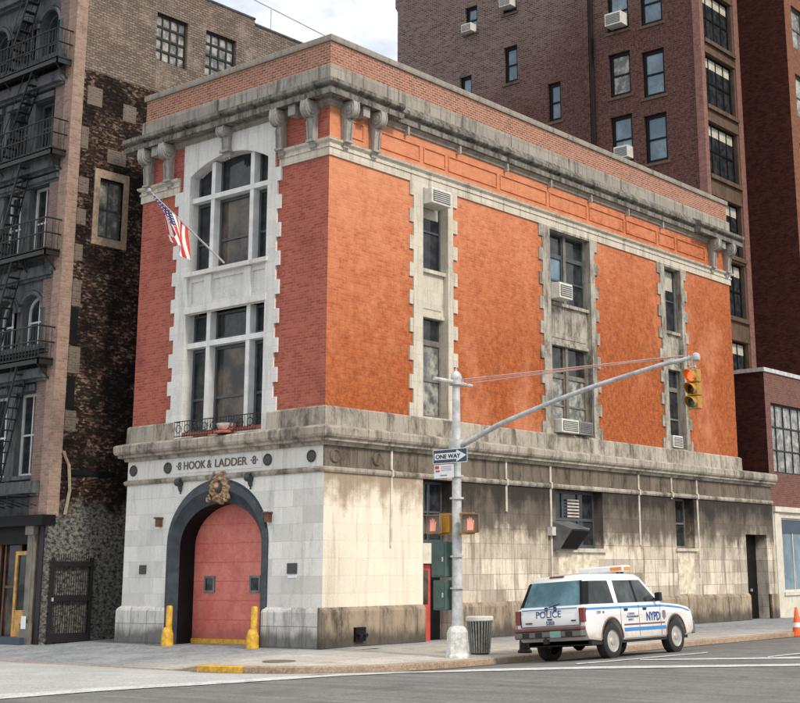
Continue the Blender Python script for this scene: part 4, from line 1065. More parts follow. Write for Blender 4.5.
window(lb, LS, 29.6, 33.1, 5.52, 8.3, -.15, 5, 3, .07, .05, M['iron'], M['glass_pale'])
mb = MB(); LS.plate(mb, [(24.62, -.12), (33.9, -.12), (33.9, 4.15), (24.62, 4.15)], [rect(25.35, 28.8, .95, 3.78), rect(29.4, 33.3, .95, 3.78)], .05, .2)
LS.box(mb, 24.62, 33.9, 4.0, 4.2, .05, .18); LS.box(mb, 24.7, 25.1, .0, 3.95, .05, .10); LS.box(mb, 25.25, 33.5, .82, .95, .05, .12)
mb.build('shopfront', M['cream'], lb)
for a, b in ((25.35, 28.8), (29.4, 33.3)):
    window(lb, LS, a, b, .95, 3.78, -.05, 3, 1, .07, .05, M['cream'], M['glass_blue'])
    mb = MB(); LS.box(mb, a + .07, b - .07, 3.2, 3.7, -.09, -.06); mb.build('sign_band', M['sign_blue'], lb)

# ================================================================ FAR BUILDING
cb = thing('rust_brick_building', (-2.4, 33.95, 0), 'tall rust-coloured brick building cut off by the right edge, its near wall shaded dark red', 'building')
CS = PL((-2.4, 0, 0), (0, 1, 0), (1, 0, 0))
CW = [(34.7, 36.1, z, z + 2.2) for z in (12.6, 16.2, 19.8, 23.4, 27.0, 30.6)]
mb = MB(); CS.plate(mb, rect(33.95, 46, -.1, 38), [rect(*q) for q in CW], 0, .3, sides=False); mb.build('street_wall', M['far_brick'], cb)
mb = MB(); mb.face([(-2.4, 33.95, 0), (-12, 33.95, 0), (-12, 33.95, 38), (-2.4, 33.95, 38)]); mb.face([(-2.4, 46, 0), (-12, 46, 0), (-12, 46, 38), (-2.4, 46, 38)]); mb.build('near_wall', M['far_shaded'], cb)
for q in CW: window(cb, CS, *q, -.15, 1, 2, .09, .06, M['grey_paint'], M['glass_pale'])
mb = MB(); mb.box(-12, -2.4, 33.95, 46, 37.9, 38); mb.build('roof', M['roof'], cb)

# ================================================================ GROUND
KX, KY, KR = 5.10, -4.80, 3.9
def sdf(x, y):
    a = x - (KX - KR); b = -y - (-KY - KR)
    return math.hypot(max(a, 0), max(b, 0)) + min(max(a, b), 0) - KR
def zroad(x, y):
    d = sdf(x, y); return -.24 + .06 * max(0, min(d, 3.0))
def axis(a, b, fine0, fine1, step):
    r = []; v = fine0
    while v <= fine1 + 1e-6: r.append(v); v += step
    far = [2 ** k for k in range(1, 10) if 2 ** k]
    return sorted(set([fine0 - f for f in far if fine0 - f > a] + r + [fine1 + f for f in far if fine1 + f < b] + [a, b]))
gx = axis(-500, 500, -26, 26, .5); gy = axis(-500, 500, -30, 40, .5)
mb = MB(); n = len(gy)
mb.v = [Vector((x, y, zroad(x, y))) for x in gx for y in gy]
for i in range(len(gx) - 1):
    for j in range(n - 1): mb.f.append([i * n + j, (i + 1) * n + j, (i + 1) * n + j + 1, i * n + j + 1]); mb.mi.append(0)
struct(mb.build('ground', M['asphalt'], smooth=True))

def drape(name, poly, mat, h=.006, step=.4):
    # a thin sheet lying on the crowned road
    bm = bmesh.new(); me = bpy.data.meshes.new(name)
    xs = [p[0] for p in poly]; ys = [p[1] for p in poly]
    vs = [bm.verts.new((p[0], p[1], 0)) for p in poly]; bm.faces.new(vs)
    k = math.floor(min(xs) / step) * step
    while k < max(xs):
        g = bm.verts[:] + bm.edges[:] + bm.faces[:]; bmesh.ops.bisect_plane(bm, geom=g, plane_co=(k, 0, 0), plane_no=(1, 0, 0)); k += step
    k = math.floor(min(ys) / step) * step
    while k < max(ys):
        g = bm.verts[:] + bm.edges[:] + bm.faces[:]; bmesh.ops.bisect_plane(bm, geom=g, plane_co=(0, k, 0), plane_no=(0, 1, 0)); k += step
    for v in bm.verts: v.co.z = zroad(v.co.x, v.co.y) + h
    bmesh.ops.triangulate(bm, faces=bm.faces[:])
    for f in bm.faces:
        if f.normal.z < 0: f.normal_flip()
    bm.to_mesh(me); bm.free(); me.materials.append(mat)
    o = bpy.data.objects.new(name, me); COL.objects.link(o); return struct(o)

CAM = Vector((24.4785, -24.7993, 1.7))
YAW, PIT, ROL, FP, CX, CY = .66254306, .22707385, -.00983423, 1367.1375, 483.23335, 259.28576
def cam_axes():
    cy, sy, cp, sp = math.cos(YAW), math.sin(YAW), math.cos(PIT), math.sin(PIT)
    F = Vector((-sy * cp, cy * cp, sp)); Rr = Vector((cy, sy, 0)); U = Rr.cross(F)
    return F, Rr * math.cos(ROL) + U * math.sin(ROL), -Rr * math.sin(ROL) + U * math.cos(ROL)

# road markings, world coordinates surveyed once from the photograph
drape('crossing_line', [(4.64, -11.82), (4.84, -11.04), (4.96, -10.16), (5.17, -9.31), (5.42, -8.49), (5.62, -7.73), (5.86, -6.72), (6.20, -5.69), (6.78, -4.5), (7.75, -3.22), (9.18, -1.63), (10.68, -0.38), (12.15, 0.96), (12.61, 1.32), (12.9, 0.69), (12.43, 0.37), (10.97, -0.89), (9.53, -2.16), (8.2, -3.66), (7.05, -4.93), (6.55, -6.08), (6.31, -7.16), (6.12, -8.21), (5.95, -8.93), (5.70, -9.72), (5.52, -10.61), (5.46, -11.5), (5.42, -12.35)], M['road_paint'], .012)
drape('crossing_line', [(8.66, 0.69), (9.93, 1.82), (11.16, 3.05), (11.57, 3.39), (11.86, 2.75), (11.45, 2.45), (10.14, 1.42), (8.82, 0.43)], M['road_paint'], .012)
drape('lane_line', [(8.25, -1.1), (8.38, -0.01), (8.46, 1.87), (8.6, 3.7), (8.75, 3.42), (8.62, 1.55), (8.53, -0.23), (8.42, -1.3)], M['road_paint'], .012)
drape('lane_line', [(10.53, 2.83), (10.52, 3.66), (10.52, 4.41), (10.53, 5.7), (10.70, 5.7), (10.72, 3.99), (10.68, 3.33), (10.67, 2.54)], M['road_paint'], .012)

M['gutter'] = ground_mat('gutter dirt', (.10, .085, .07), (.17, .15, .125), 22, (.04, .035, .03), cracks=False)
gut = []
def off_path(d_):
    return [(KX - KR, KY - d_)] + [(KX - KR + (KR + d_) * math.cos(-math.pi / 2 + math.pi / 2 * k / 8), KY + KR + (KR + d_) * math.sin(-math.pi / 2 + math.pi / 2 * k / 8)) for k in range(1, 8)] + [(KX + d_, y) for y in (KY + KR, 4, 10, 20, 40)]
rnd = random.Random(4)
inner = off_path(.0); outer_ = [(p[0] + rnd.uniform(-.03, .05), p[1] + rnd.uniform(-.05, .03)) for p in off_path(.30)]
drape('gutter', inner + outer_[::-1], M['gutter'], .009, .5)
# carriageway of the side street (paler)
drape('side_street', [(-60, KY - .02), (KX - KR, KY - .02), (2.5, -4.62), (3.95, -3.75), (4.9, -2.2), (5.6, -3.2), (5.95, -4.6), (5.85, -5.8), (5.8, -7.6), (5.3, -9.5), (5.0, -11.5), (4.7, -16), (-60, -16)], M['asphalt_pale'], .005, .5)

# pavement
pathp = []
for x in [-60, -40, -25, -18, -14, -11, -9, -7, -5, -4, -3, -2, -1, -.5, 0, .4, .8, 1.1]: pathp.append((x, KY, (x, 1.5) if x < -4 else (x, 1.0)))
for k in range(17):
    a = -math.pi / 2 + math.pi / 2 * k / 16
    pathp.append((KX - KR + KR * math.cos(a), KY + KR + KR * math.sin(a), (1.0 - .08 * k, 1.0 + .02 * k)))
for y in [-.3, .3, 1, 2, 4, 6, 8, 10, 12, 14, 16, 18, 20, 24, 30, 45, 80, 200]: pathp.append((KX, y, (-.3, max(y, 1.5 + y * .4))))
def hk(x, y):
    if y > KY + .5: return 1.
    return max(0., min(1., (x - .3) / .9))
nt_ = 14; mb = MB(); cols = []
for (x, y, q) in pathp:
    zk = zroad(x, y) + .02 + .12 * hk(x, y)
    cols.append([Vector((x + (q[0] - x) * t / nt_, y + (q[1] - y) * t / nt_, zk * (1 - t / nt_) ** (1.0 if hk(x, y) > .5 else 1.3))) for t in range(nt_ + 1)])
for i in range(len(cols) - 1):
    for t in range(nt_):
        mb.cur = 0 if (cols[i][t].x > 1.2 - .0 or cols[i][t].y > -1.3 and False) else 1
        mb.face([cols[i][t], cols[i + 1][t], cols[i + 1][t + 1], cols[i][t + 1]])
def walk_mix():
    # one concrete that turns bluish and coarse towards the drive on the left
    m = M['walk']; nt = m.node_tree; b = nt.nodes['Principled BSDF']; src = b.inputs['Base Color'].links[0].from_socket
    v = coords(nt); x, y, z = sep(nt, v); n1 = noise(nt, v, 1.3, 5, .7)
    q = mathn(nt, 'ADD', mathn(nt, 'ADD', x, mathn(nt, 'MULTIPLY', y, -.25)), mathn(nt, 'MULTIPLY', n1, 2.5))
    f = ramp(nt, q, -.6, 3.2, .92, 0)
    g = mix(nt, ramp(nt, noise(nt, v, 9, 6, .85), .38, .62), (.11, .12, .135), (.30, .32, .345))
    g = mix(nt, ramp(nt, noise(nt, v, .8, 5, .7), .4, .65, 0, .5), g, (.38, .40, .42))
    L(nt, mix(nt, f, src, g), b.inputs['Base Color'])
walk_mix()
struct(mb.build('pavement', [M['walk'], M['walk']], smooth=False))
# alley and forecourt ground
mb = MB(); mb.face([(-60, .9, -.012), (-7.6, .9, -.012), (-7.6, 20, -.012), (-60, 20, -.012)]); struct(mb.build('alley_floor', M['walk_blue']))
# kerb
mb = MB(); kp = [(x, y) for x, y, q in pathp]; rows = []
for i, (x, y) in enumerate(kp):
    a = Vector(kp[max(0, i - 1)]); b = Vector(kp[min(len(kp) - 1, i + 1)]); d = (b - a).normalized(); nn = Vector((d.y, -d.x)); P = Vector((x, y)); h = hk(x, y)
    zk = zroad(x, y) + .02 + .12 * h + .004
    o_ = P + nn * .02; i_ = P - nn * .17
    rows.append([Vector((o_.x + nn.x * .01, o_.y + nn.y * .01, zroad(x, y) - .05)), Vector((o_.x, o_.y, zk - .02)), Vector((o_.x - nn.x * .02, o_.y - nn.y * .02, zk)), Vector((i_.x, i_.y, zk + .002)), Vector((i_.x, i_.y, zk - .1))])
for i in range(len(rows) - 1):
    mb.cur = 1 if (.9 < kp[i][0] < 2.3 and kp[i][1] < -4.3) else 0
    for j in range(4): mb.face([rows[i][j], rows[i + 1][j], rows[i + 1][j + 1], rows[i][j + 1]])
ky = M['yellow']
struct(mb.build('kerb', [M['kerb'], ky]))
def zwalk(x, y):
    d = -sdf(x, y); return -.10 * max(0, 1 - d / 5.2)
t = thing('cellar_cover', (2.05, -3.35, zwalk(2.05, -3.35)), 'round rust-brown iron cover set in the pavement near the firehouse corner', 'manhole cover')
mb = MB(); mb.lathe((2.05, -3.35, zwalk(2.05, -3.35)), [(.36, -.03), (.36, .012), (.33, .02), (.30, .014), (.02, .014)], 24); mb.build('cover', M['cover'], t)

# ================================================================ SIGNAL POLE and things on it
px, py = 4.45, -.2
pz = zwalk(px, py)
pole = thing('signal_pole', (px, py, pz), 'silver traffic signal pole with long curved mast arm on the pavement corner', 'traffic light pole')
mb = MB(); mb.lathe((px, py, 0), [(.13, .5), (.122, 1.0), (.10, 4.5), (.09, 6.1), (.085, 6.14)], 16); mb.build('shaft', M['galv'], pole, smooth=True)
mb = MB(); mb.lathe((px, py, 0), [(.27, pz - .02), (.27, pz + .05), (.25, pz + .09), (.235, .46), (.20, .54), (.16, .58), (.13, .60)], 8); mb.build('base', M['galv_base'], pole)
mb = MB(); mb.lathe((px, py, 0), [(.12, 6.14), (.135, 6.2), (.12, 6.26), (.08, 6.32), (.03, 6.36), (.035, 6.4), (.01, 6.42)], 14); mb.build('finial', M['galv'], pole, smooth=True)
mb = MB(); mb.tube([(px, py - .80, 6.10), (px, py, 6.08), (px, py + .58, 6.06)], [.045, .055, .04], 8); mb.tube([(px, py, 6.02), (px, py, 6.14)], .17, 12); mb.build('top_bracket', M['galv'], pole, smooth=True)
AR = [(px + .1, 4.60), (5.72, 5.02), (6.5, 5.23), (7.38, 5.45), (8.2, 5.63), (8.95, 5.77), (9.94, 5.94), (10.75, 6.02)]
mb = MB(); mb.tube([(x, py, z) for x, z in AR], [.07, .06, .055, .052, .05, .048, .046, .044], 10); mb.lathe((10.80, py, 6.02), [(.03, -.09), (.08, -.06), (.09, 0), (.08, .06), (.03, .09)], 10)
mb.tube([(px, py, 4.45), (px, py, 4.75)], .175, 12); mb.build('mast_arm', M['galv'], pole, smooth=True)
mb = MB()
for (a, zz_) in ((0, 6.14), (.25, 6.07)):
    A, B = Vector((px + .12, py + a, zz_)), Vector((10.5, py, 6.08)); mb.tube([A, B], .014, 5)
mb.tube([(px + .12, py, 6.1), (10.2, py, 6.05)], .011, 5)
mb.build('guy_wire', plain('rusty pale wire', (.55, .33, .28), .6), pole)
mb = MB()
for z in (1.4, 2.1, 3.4, 3.9): mb.lathe((px, py, z), [(.165, 0), (.165, .04)], 14)
build_each(mb, 'strap', M['galv'], pole)

def signal_head(x, y, z, lab):
    t = thing('traffic_signal', (x, y, z + .3), lab, 'traffic light'); t.scale = (.74, .74, .76)
    mb = MB()
    for k in range(3): mb.box(x - .17, x + .17, y - .10, y + .14, z - .36 * (k + 1) + .008, z - .36 * k - .008)
    mb.build('housing', M['signal_yellow'], t, bevel=.02)
    mats = [('red', (.9, .10, .03), 1.3), ('amber', (.03, .015, .005), 0), ('green', (.015, .10, .085), .02)]
    for k, (nm, c, e) in enumerate(mats):
        cz_ = z - .36 * k - .18
        mb = MB(); mb.lathe((x, y - .10, cz_), [(.135, 0), (.12, -.02), (.07, -.035), (.01, -.04)], 16, 'Y')
        m, nt, b = nmat(nm + ' lens'); b.inputs['Base Color'].default_value = (*c, 1); b.inputs['Roughness'].default_value = .2
        if e: b.inputs['Emission Color'].default_value = (*c, 1); b.inputs['Emission Strength'].default_value = e
        ln = mb.build('lens', m, t, smooth=True)
        vb = MB(); K = 16; r = .15
        a0, a1 = R(-50), R(230)
        pr = None
        for q in range(K + 1):
            a = a0 + (a1 - a0) * q / K; ca, sa = math.cos(a), math.sin(a); L_ = .14 + .14 * max(0, sa + .3)
            cur = [Vector((x + r * ca, y - .10, cz_ + r * sa)), Vector((x + r * ca, y - .10 - L_, cz_ + r * sa)), Vector((x + (r - .012) * ca, y - .10 - L_, cz_ + (r - .012) * sa)), Vector((x + (r - .012) * ca, y - .10, cz_ + (r - .012) * sa))]
            if pr:
                for w in range(3): vb.face([pr[w], cur[w], cur[w + 1], pr[w + 1]])
            pr = cur
        vb.build('visor', M['signal_yellow'], t, smooth=True)
    mb = MB(); mb.tube([(x, y, z - .01), (x, y, z + .30)], .03, 8); mb.tube([(x - .09, y, z + .07), (x + .09, y, z + .07)], .035, 8); mb.tube([(x + .07, y, z + .05), (x + .06, y, z + .3)], .014, 6)
    mb.build('hanger', M['galv'], t)
signal_head(10.72, py, 5.70, 'yellow traffic light with red on top hanging from the end of the mast arm')

def ped(x, y, z, lab, rz):
    t = thing('pedestrian_signal', (x, y, z), lab, 'pedestrian signal', 'walk signals on the signal pole', rz)
    def loc(mb, *a, **k):
        o = mb.build(*a, **k); return o
    # geometry built round the origin, then carried by the empty
    def bl(mb, name, mat, **k):
        me = mb.build(name, mat, None, **k); me.parent = t; return me
    mb = MB(); mb.box(-.19, .19, -.06, .14, -.21, .21); bl(mb, 'housing', M['signal_yellow'], bevel=.02)
    mb = MB(); mb.box(-.165, .165, -.066, -.06, -.185, .185); bl(mb, 'screen', plain('walk signal screen', (.20, .15, .12), .5))
    m, nt, b = nmat('hand lamp'); b.inputs['Base Color'].default_value = (.75, .28, .2, 1); b.inputs['Emission Color'].default_value = (1, .35, .25, 1); b.inputs['Emission Strength'].default_value = .15
    mb = MB()
    mb.prism([(-.075, -.15), (.065, -.15), (.075, -.02), (.085, .06), (.06, .065), (.045, .0), (.04, .12), (.015, .125), (.01, .02), (0., .14), (-.025, .14), (-.03, .02), (-.045, .11), (-.068, .11), (-.07, -.03)], lambda a, c: (a, -.072, c), lambda a, c: (a, -.067, c))
    bl(mb, 'hand_symbol', m)
    mb = MB(); mb.box(-.21, .21, -.16, -.06, .20, .22); mb.box(-.21, -.19, -.16, -.06, -.2, .2); mb.box(.19, .21, -.16, -.06, -.2, .2); bl(mb, 'visor', M['tan_frame'])
    mb = MB()
    return t
ped(3.92, -.38, 2.84, 'yellow pedestrian signal with red hand on the left of the signal pole', R(18))
ped(4.92, -.30, 2.84, 'yellow pedestrian signal with red hand on the right of the signal pole', R(38))
mb = MB(); mb.box(3.95, 4.95, py - .03, py + .03, 3.04, 3.09); mb.box(3.95, 4.95, py - .03, py + .03, 2.60, 2.65); mb.box(4.0, 4.30, py - .1, py + .12, 2.66, 3.03); mb.build('signal_bracket', M['signal_yellow'], pole)
def cbox(x0, x1, z0, z1, lab):
    t = thing('control_box', ((x0 + x1) / 2, py, z0), lab, 'control box', 'green control boxes on the signal pole')
    mb = MB(); mb.box(x0, x1, py - .20, py + .14, z0, z1); mb.build('cabinet', M['box_green'], t, bevel=.02)
    mb = MB(); mb.box(x0 + .04, x1 - .04, py - .215, py - .203, z0 + .05, z1 - .05); mb.build('door', M['box_green'], t)
    mb = MB(); mb.box(x1 - .09, x1 - .06, py - .235, py - .216, (z0 + z1) / 2 - .05, (z0 + z1) / 2 + .05); mb.build('latch', M['galv'], t)
cbox(3.84, 4.28, 1.66, 2.46, 'larger dark green control box strapped to the signal pole, upper of two')
cbox(3.90, 4.28, .94, 1.60, 'smaller dark green control box strapped to the signal pole, lower of two')

# one-way sign
t = thing('one_way_sign', (4.4, -.42, 4.2), 'black and white ONE WAY arrow sign on the signal pole', 'road sign')
SP = PL((0, -.40, 0), (1, 0, 0), (0, -1, 0))
mb = MB(); SP.box(mb, 3.92, 4.94, 4.21, 4.53, 0, .012); mb.build('plate', M['sign_blue'], t, bevel=.004)
mb = MB(); mb.prism([(3.97, 4.295), (4.62, 4.295), (4.62, 4.235), (4.91, 4.37), (4.62, 4.505), (4.62, 4.445), (3.97, 4.445)], lambda a, c: SP.p(a, c, .0125), lambda a, c: SP.p(a, c, .017)); mb.build('arrow', M['sign_white'], t)
text_obj('ONE WAY', .135, M['black_paint'], t, SP.p(4.37, 4.322, .021), (1, 0, 0), (0, 0, 1), 'lettering', .002, sx=1.15, bold=.003)
mb = MB()
for a in ((3.92, 4.94, 4.21, 4.222), (3.92, 4.94, 4.518, 4.53), (3.92, 3.932, 4.222, 4.518), (4.928, 4.94, 4.222, 4.518)): SP.box(mb, *a, .0125, .016)
mb.build('border', M['sign_white'], t)
mb = MB(); mb.box(4.38, 4.44, -.39, -.3, 4.3, 4.34); mb.build('clamp', M['galv'], t)
t = thing('parking_sign', (4.22, -.42, 3.88), 'small white parking sign with red print under the ONE WAY sign', 'road sign')
mb = MB(); SP.box(mb, 3.95, 4.53, 3.88, 4.185, 0, .01); mb.build('plate', M['sign_white'], t, bevel=.003)
mb = MB(); SP.box(mb, 3.98, 4.10, 4.09, 4.16, .0105, .014); SP.box(mb, 4.0, 4.12, 4.02, 4.06, .0105, .014)
mb.build('red_mark', M['sign_red'], t)
mb = MB()
for k in range(3): SP.box(mb, 4.16, 4.47, 4.13 - k * .04, 4.14 - k * .04, .0105, .013)
SP.box(mb, 4.14, 4.34, 3.93, 3.95, .0105, .013); mb.build('print', M['car_red'], t)

# ---------------------------------------------------------------- litter bin
bx, by = 4.10, 1.05; bz = zwalk(bx, by)
t = thing('litter_bin', (bx, by, bz), 'dark ribbed steel litter bin with pale rim beside the signal pole', 'litter bin')
mb = MB(); K = 26
for k in range(K):
    a = 2 * math.pi * k / K; c, s_ = math.cos(a), math.sin(a); tx, ty = -s_ * .018, c * .018
    r0, r1 = .22, .29
    mb.hexa([(bx + r0 * c - tx, by + r0 * s_ - ty, bz + .03), (bx + r0 * c + tx, by + r0 * s_ + ty, bz + .03), (bx + (r0 + .015) * c + tx, by + (r0 + .015) * s_ + ty, bz + .03), (bx + (r0 + .015) * c - tx, by + (r0 + .015) * s_ - ty, bz + .03),
             (bx + r1 * c - tx, by + r1 * s_ - ty, bz + .76), (bx + r1 * c + tx, by + r1 * s_ + ty, bz + .76), (bx + (r1 + .015) * c + tx, by + (r1 + .015) * s_ + ty, bz + .76), (bx + (r1 + .015) * c - tx, by + (r1 + .015) * s_ - ty, bz + .76)])
mb.build('slats', M['can'], t)
mb = MB(); mb.lathe((bx, by, bz), [(.20, .0), (.215, .03), (.28, .74), (.26, .74), (.19, .04), (.02, .04)], 20, cap=False); mb.build('liner', M['rubber'], t, smooth=True)
mb = MB(); mb.lathe((bx, by, bz), [(.30, .74), (.325, .76), (.325, .83), (.30, .85), (.24, .84), (.24, .78)], 24, cap=False); mb.build('rim', M['can_rim'], t, smooth=True)

# low black post behind the car
t = thing('hydrant_stub', (4.62, 2.1, zwalk(4.62, 2.1)), 'short black iron hydrant behind the rear bumper of the police car', 'hydrant')
hz = zwalk(4.62, 2.1)
mb = MB(); mb.lathe((4.62, 2.1, hz), [(.17, 0), (.17, .05), (.13, .08), (.12, .50), (.15, .52), (.15, .58), (.11, .64), (.04, .68), (.03, .72)], 12); mb.build('barrel', M['iron'], t, smooth=True)
mb = MB(); mb.tube([(4.45, 2.1, hz + .42), (4.79, 2.1, hz + .42)], .055, 8); mb.build('nozzle', M['iron'], t)

# traffic cone at right edge
def cone(x, y, lab):
    z = zwalk(x, y) if sdf(x, y) < 0 else zroad(x, y)
    t = thing('traffic_cone', (x, y, z), lab, 'traffic cone')
    mb = MB(); mb.box(x - .22, x + .22, y - .22, y + .22, z, z + .05); mb.build('foot', M['orange'], t, bevel=.01)
    mb = MB(); mb.lathe((x, y, z), [(.17, .05), (.04, .86), (.03, .88)], 18); mb.build('body', M['orange'], t, smooth=True)
    mb = MB(); mb.lathe((x, y, z), [(.142, .28), (.112, .42)], 18, cap=False); mb.build('band', M['sign_white'], t, smooth=True); mb = MB(); mb.lathe((x, y, z), [(.092, .53), (.067, .68)], 18, cap=False); mb.build('band', M['sign_white'], t, smooth=True)
cone(5.15, 15.55, 'orange and white traffic cone at the right edge of the photo near the kerb')

# ================================================================ POLICE CAR
car = bpy.data.objects.new('police_car', None); COL.objects.link(car)
tag(car, 'white and blue police SUV parked at the kerb seen from behind', 'police car')
def cb_(mb, name, mat, parent=car, **k):
    o = mb.build(name, mat, None, **k); o.parent = parent; return o
def arcp(cy, r, a0, a1, K=10, zc=.40): return [(cy + r * math.cos(R(a0 + (a1 - a0) * k / K)), zc + r * math.sin(R(a0 + (a1 - a0) * k / K))) for k in range(K + 1)]
yr, yf = 1.22, 4.26
lowp = [(.10, .60), (.06, .80), (.05, 1.02), (.12, 1.16), (3.55, 1.16), (3.80, 1.165), (4.50, 1.12), (4.92, 1.06), (5.11, .98), (5.18, .80), (5.18, .50), (5.02, .40)] + \
       [(yf + .49, .38)] + arcp(yf, .48, 0, 180) + [(yf - .49, .38), (yr + .49, .38)] + arcp(yr, .48, 0, 180) + [(yr - .49, .40), (.20, .45)]
def inset_poly(p, d):
    n = len(p); out = []
    A = sum(p[i][0] * p[(i + 1) % n][1] - p[(i + 1) % n][0] * p[i][1] for i in range(n)); sg = 1 if A > 0 else -1
    for i in range(n):
        a, b, c = Vector(p[i - 1]), Vector(p[i]), Vector(p[(i + 1) % n])
        d1, d2 = (b - a).normalized(), (c - b).normalized(); n1 = Vector((-d1.y, d1.x)) * sg; n2 = Vector((-d2.y, d2.x)) * sg
        m = (n1 + n2); m = m.normalized() if m.length > 1e-4 else n1
        out.append(tuple(b + m * d / max(.5, m.dot(n1))))
    return out
mb = MB(); lay = [(-.97, .05), (-.99, .02), (-.955, 0.), (0, 0)]
secs = [(-.985, .055), (-.96, .015), (-.90, 0), (.90, 0), (.96, .015), (.985, .055)]
polys = [[Vector((x, p[0], p[1])) for p in inset_poly(lowp, d)] for x, d in secs]
n = len(lowp); i0 = len(mb.v)
for P in polys: mb.v += P
for s_ in range(len(polys) - 1):
    for k in range(n): mb.f.append([i0 + s_ * n + k, i0 + s_ * n + (k + 1) % n, i0 + (s_ + 1) * n + (k + 1) % n, i0 + (s_ + 1) * n + k]); mb.mi.append(0)
for s_, x in ((0, -.985), (len(polys) - 1, .985)):
    for tr in tessellate_polygon([[Vector((p[1], p[2], 0)) for p in [tuple(q) for q in polys[s_]]]]): mb.f.append([i0 + s_ * n + k for k in tr]); mb.mi.append(0)
body = cb_(mb, 'body', M['car_white'], smooth=True)
# cabin
def ring(y0, y1, hw, z, ch=.08): return [(-hw, y0 + ch, z), (-hw + ch, y0, z), (hw - ch, y0, z), (hw, y0 + ch, z), (hw, y1 - ch, z), (hw - ch, y1, z), (-hw + ch, y1, z), (-hw, y1 - ch, z)]
R0, R1, R2, R3 = ring(.13, 3.72, .955, 1.14), ring(.42, 2.98, .80, 1.76), ring(.48, 2.85, .74, 1.83), ring(.75, 2.6, .55, 1.865)
mb = MB(); i0 = 0
for r in (R0, R1, R2, R3): mb.v += [Vector(p) for p in r]
for s_ in range(3):
    for k in range(8): mb.f.append([s_ * 8 + k, s_ * 8 + (k + 1) % 8, (s_ + 1) * 8 + (k + 1) % 8, (s_ + 1) * 8 + k]); mb.mi.append(0)
mb.f.append([24 + k for k in range(8)]); mb.mi.append(0)
cab = cb_(mb, 'cabin', M['car_white'], smooth=True)
# windows on the sloped sides
def side_pt(sgn, y, z, off=.008):
    t_ = (z - 1.14) / (1.76 - 1.14); x = .955 + (.80 - .955) * t_; return Vector((sgn * (x + off), y, z))
def swin(sgn, ys, name='side_window', mat=None, z0=1.20, z1=1.70):
    (a0, a1), (b0, b1) = ys     # bottom y-range, top y-range
    mb = MB(); pts = [side_pt(sgn, a0, z0), side_pt(sgn, a1, z0), side_pt(sgn, b1, z1), side_pt(sgn, b0, z1)]
    ins = [p - Vector((sgn * .02, 0, 0)) for p in pts]; mb.hexa(ins + pts) if False else mb.prism([(0, 0), (1, 0), (1, 1), (0, 1)], lambda a, b: ins[{(0, 0): 0, (1, 0): 1, (1, 1): 2, (0, 1): 3}[(a, b)]], lambda a, b: pts[{(0, 0): 0, (1, 0): 1, (1, 1): 2, (0, 1): 3}[(a, b)]])
    return cb_(mb, name, mat or M['car_glass'])
for sg in (-1, 1):
    swin(sg, ((.30, 1.42), (.55, 1.36))); swin(sg, ((1.60, 2.42), (1.60, 2.36))); swin(sg, ((2.52, 3.46), (2.46, 2.86)))
    mb = MB(); q = [side_pt(sg, 2.42, 1.2, .009), side_pt(sg, 2.52, 1.2, .009), side_pt(sg, 2.46, 1.7, .009), side_pt(sg, 2.36, 1.7, .009)]; mb.face(q); cb_(mb, 'door_pillar', M['black_paint'])
def rear_pt(x, z, off=.01):
    t_ = (z - 1.14) / (1.76 - 1.14); return Vector((x, .13 + (.42 - .13) * t_ - off, z))
mb = MB(); mb.face([rear_pt(-.80, 1.20), rear_pt(.80, 1.20), rear_pt(.68, 1.72), rear_pt(-.68, 1.72)]); cb_(mb, 'rear_window', M['car_rear_glass'])
for sg in (-1, 1):
    mb = MB(); mb.face([rear_pt(sg * .80, 1.2, .011), side_pt(sg, .22, 1.2, .004) if False else rear_pt(sg * .88, 1.2, .011), rear_pt(sg * .745, 1.72, .011), rear_pt(sg * .68, 1.72, .011)]); cb_(mb, 'rear_pillar', M['black_paint'])
    mb = MB(); mb.prism([(0, 0), (1, 0), (1, 1), (0, 1)], *[(lambda o: (lambda a, b: side_pt(sg, (.21 if a == 0 else .30) + (.26 if b else 0), 1.7 if b else 1.2, o)))(oo) for oo in (-.01, .0085)]); cb_(mb, 'corner_pillar', M['black_paint'])
mb = MB(); mb.face([Vector((-.80, 3.70, 1.20)), Vector((.80, 3.70, 1.20)), Vector((.70, 3.07, 1.72)), Vector((-.70, 3.07, 1.72))]); cb_(mb, 'windscreen', M['car_glass'])
for sg in (-1, 1):
    def chp(z, e):
        t_ = (z - 1.14) / .62; o = .009
        xa, ya = .955 - .155 * t_ - .08, .13 + .29 * t_
        return Vector((sg * (xa + (.08 if e else 0) + o), ya + (.08 if e else 0) - o, z))
    mb = MB(); mb.face([chp(1.2, 0), chp(1.2, 1), chp(1.7, 1), chp(1.7, 0)]); cb_(mb, 'corner_glass', M['black_paint'])
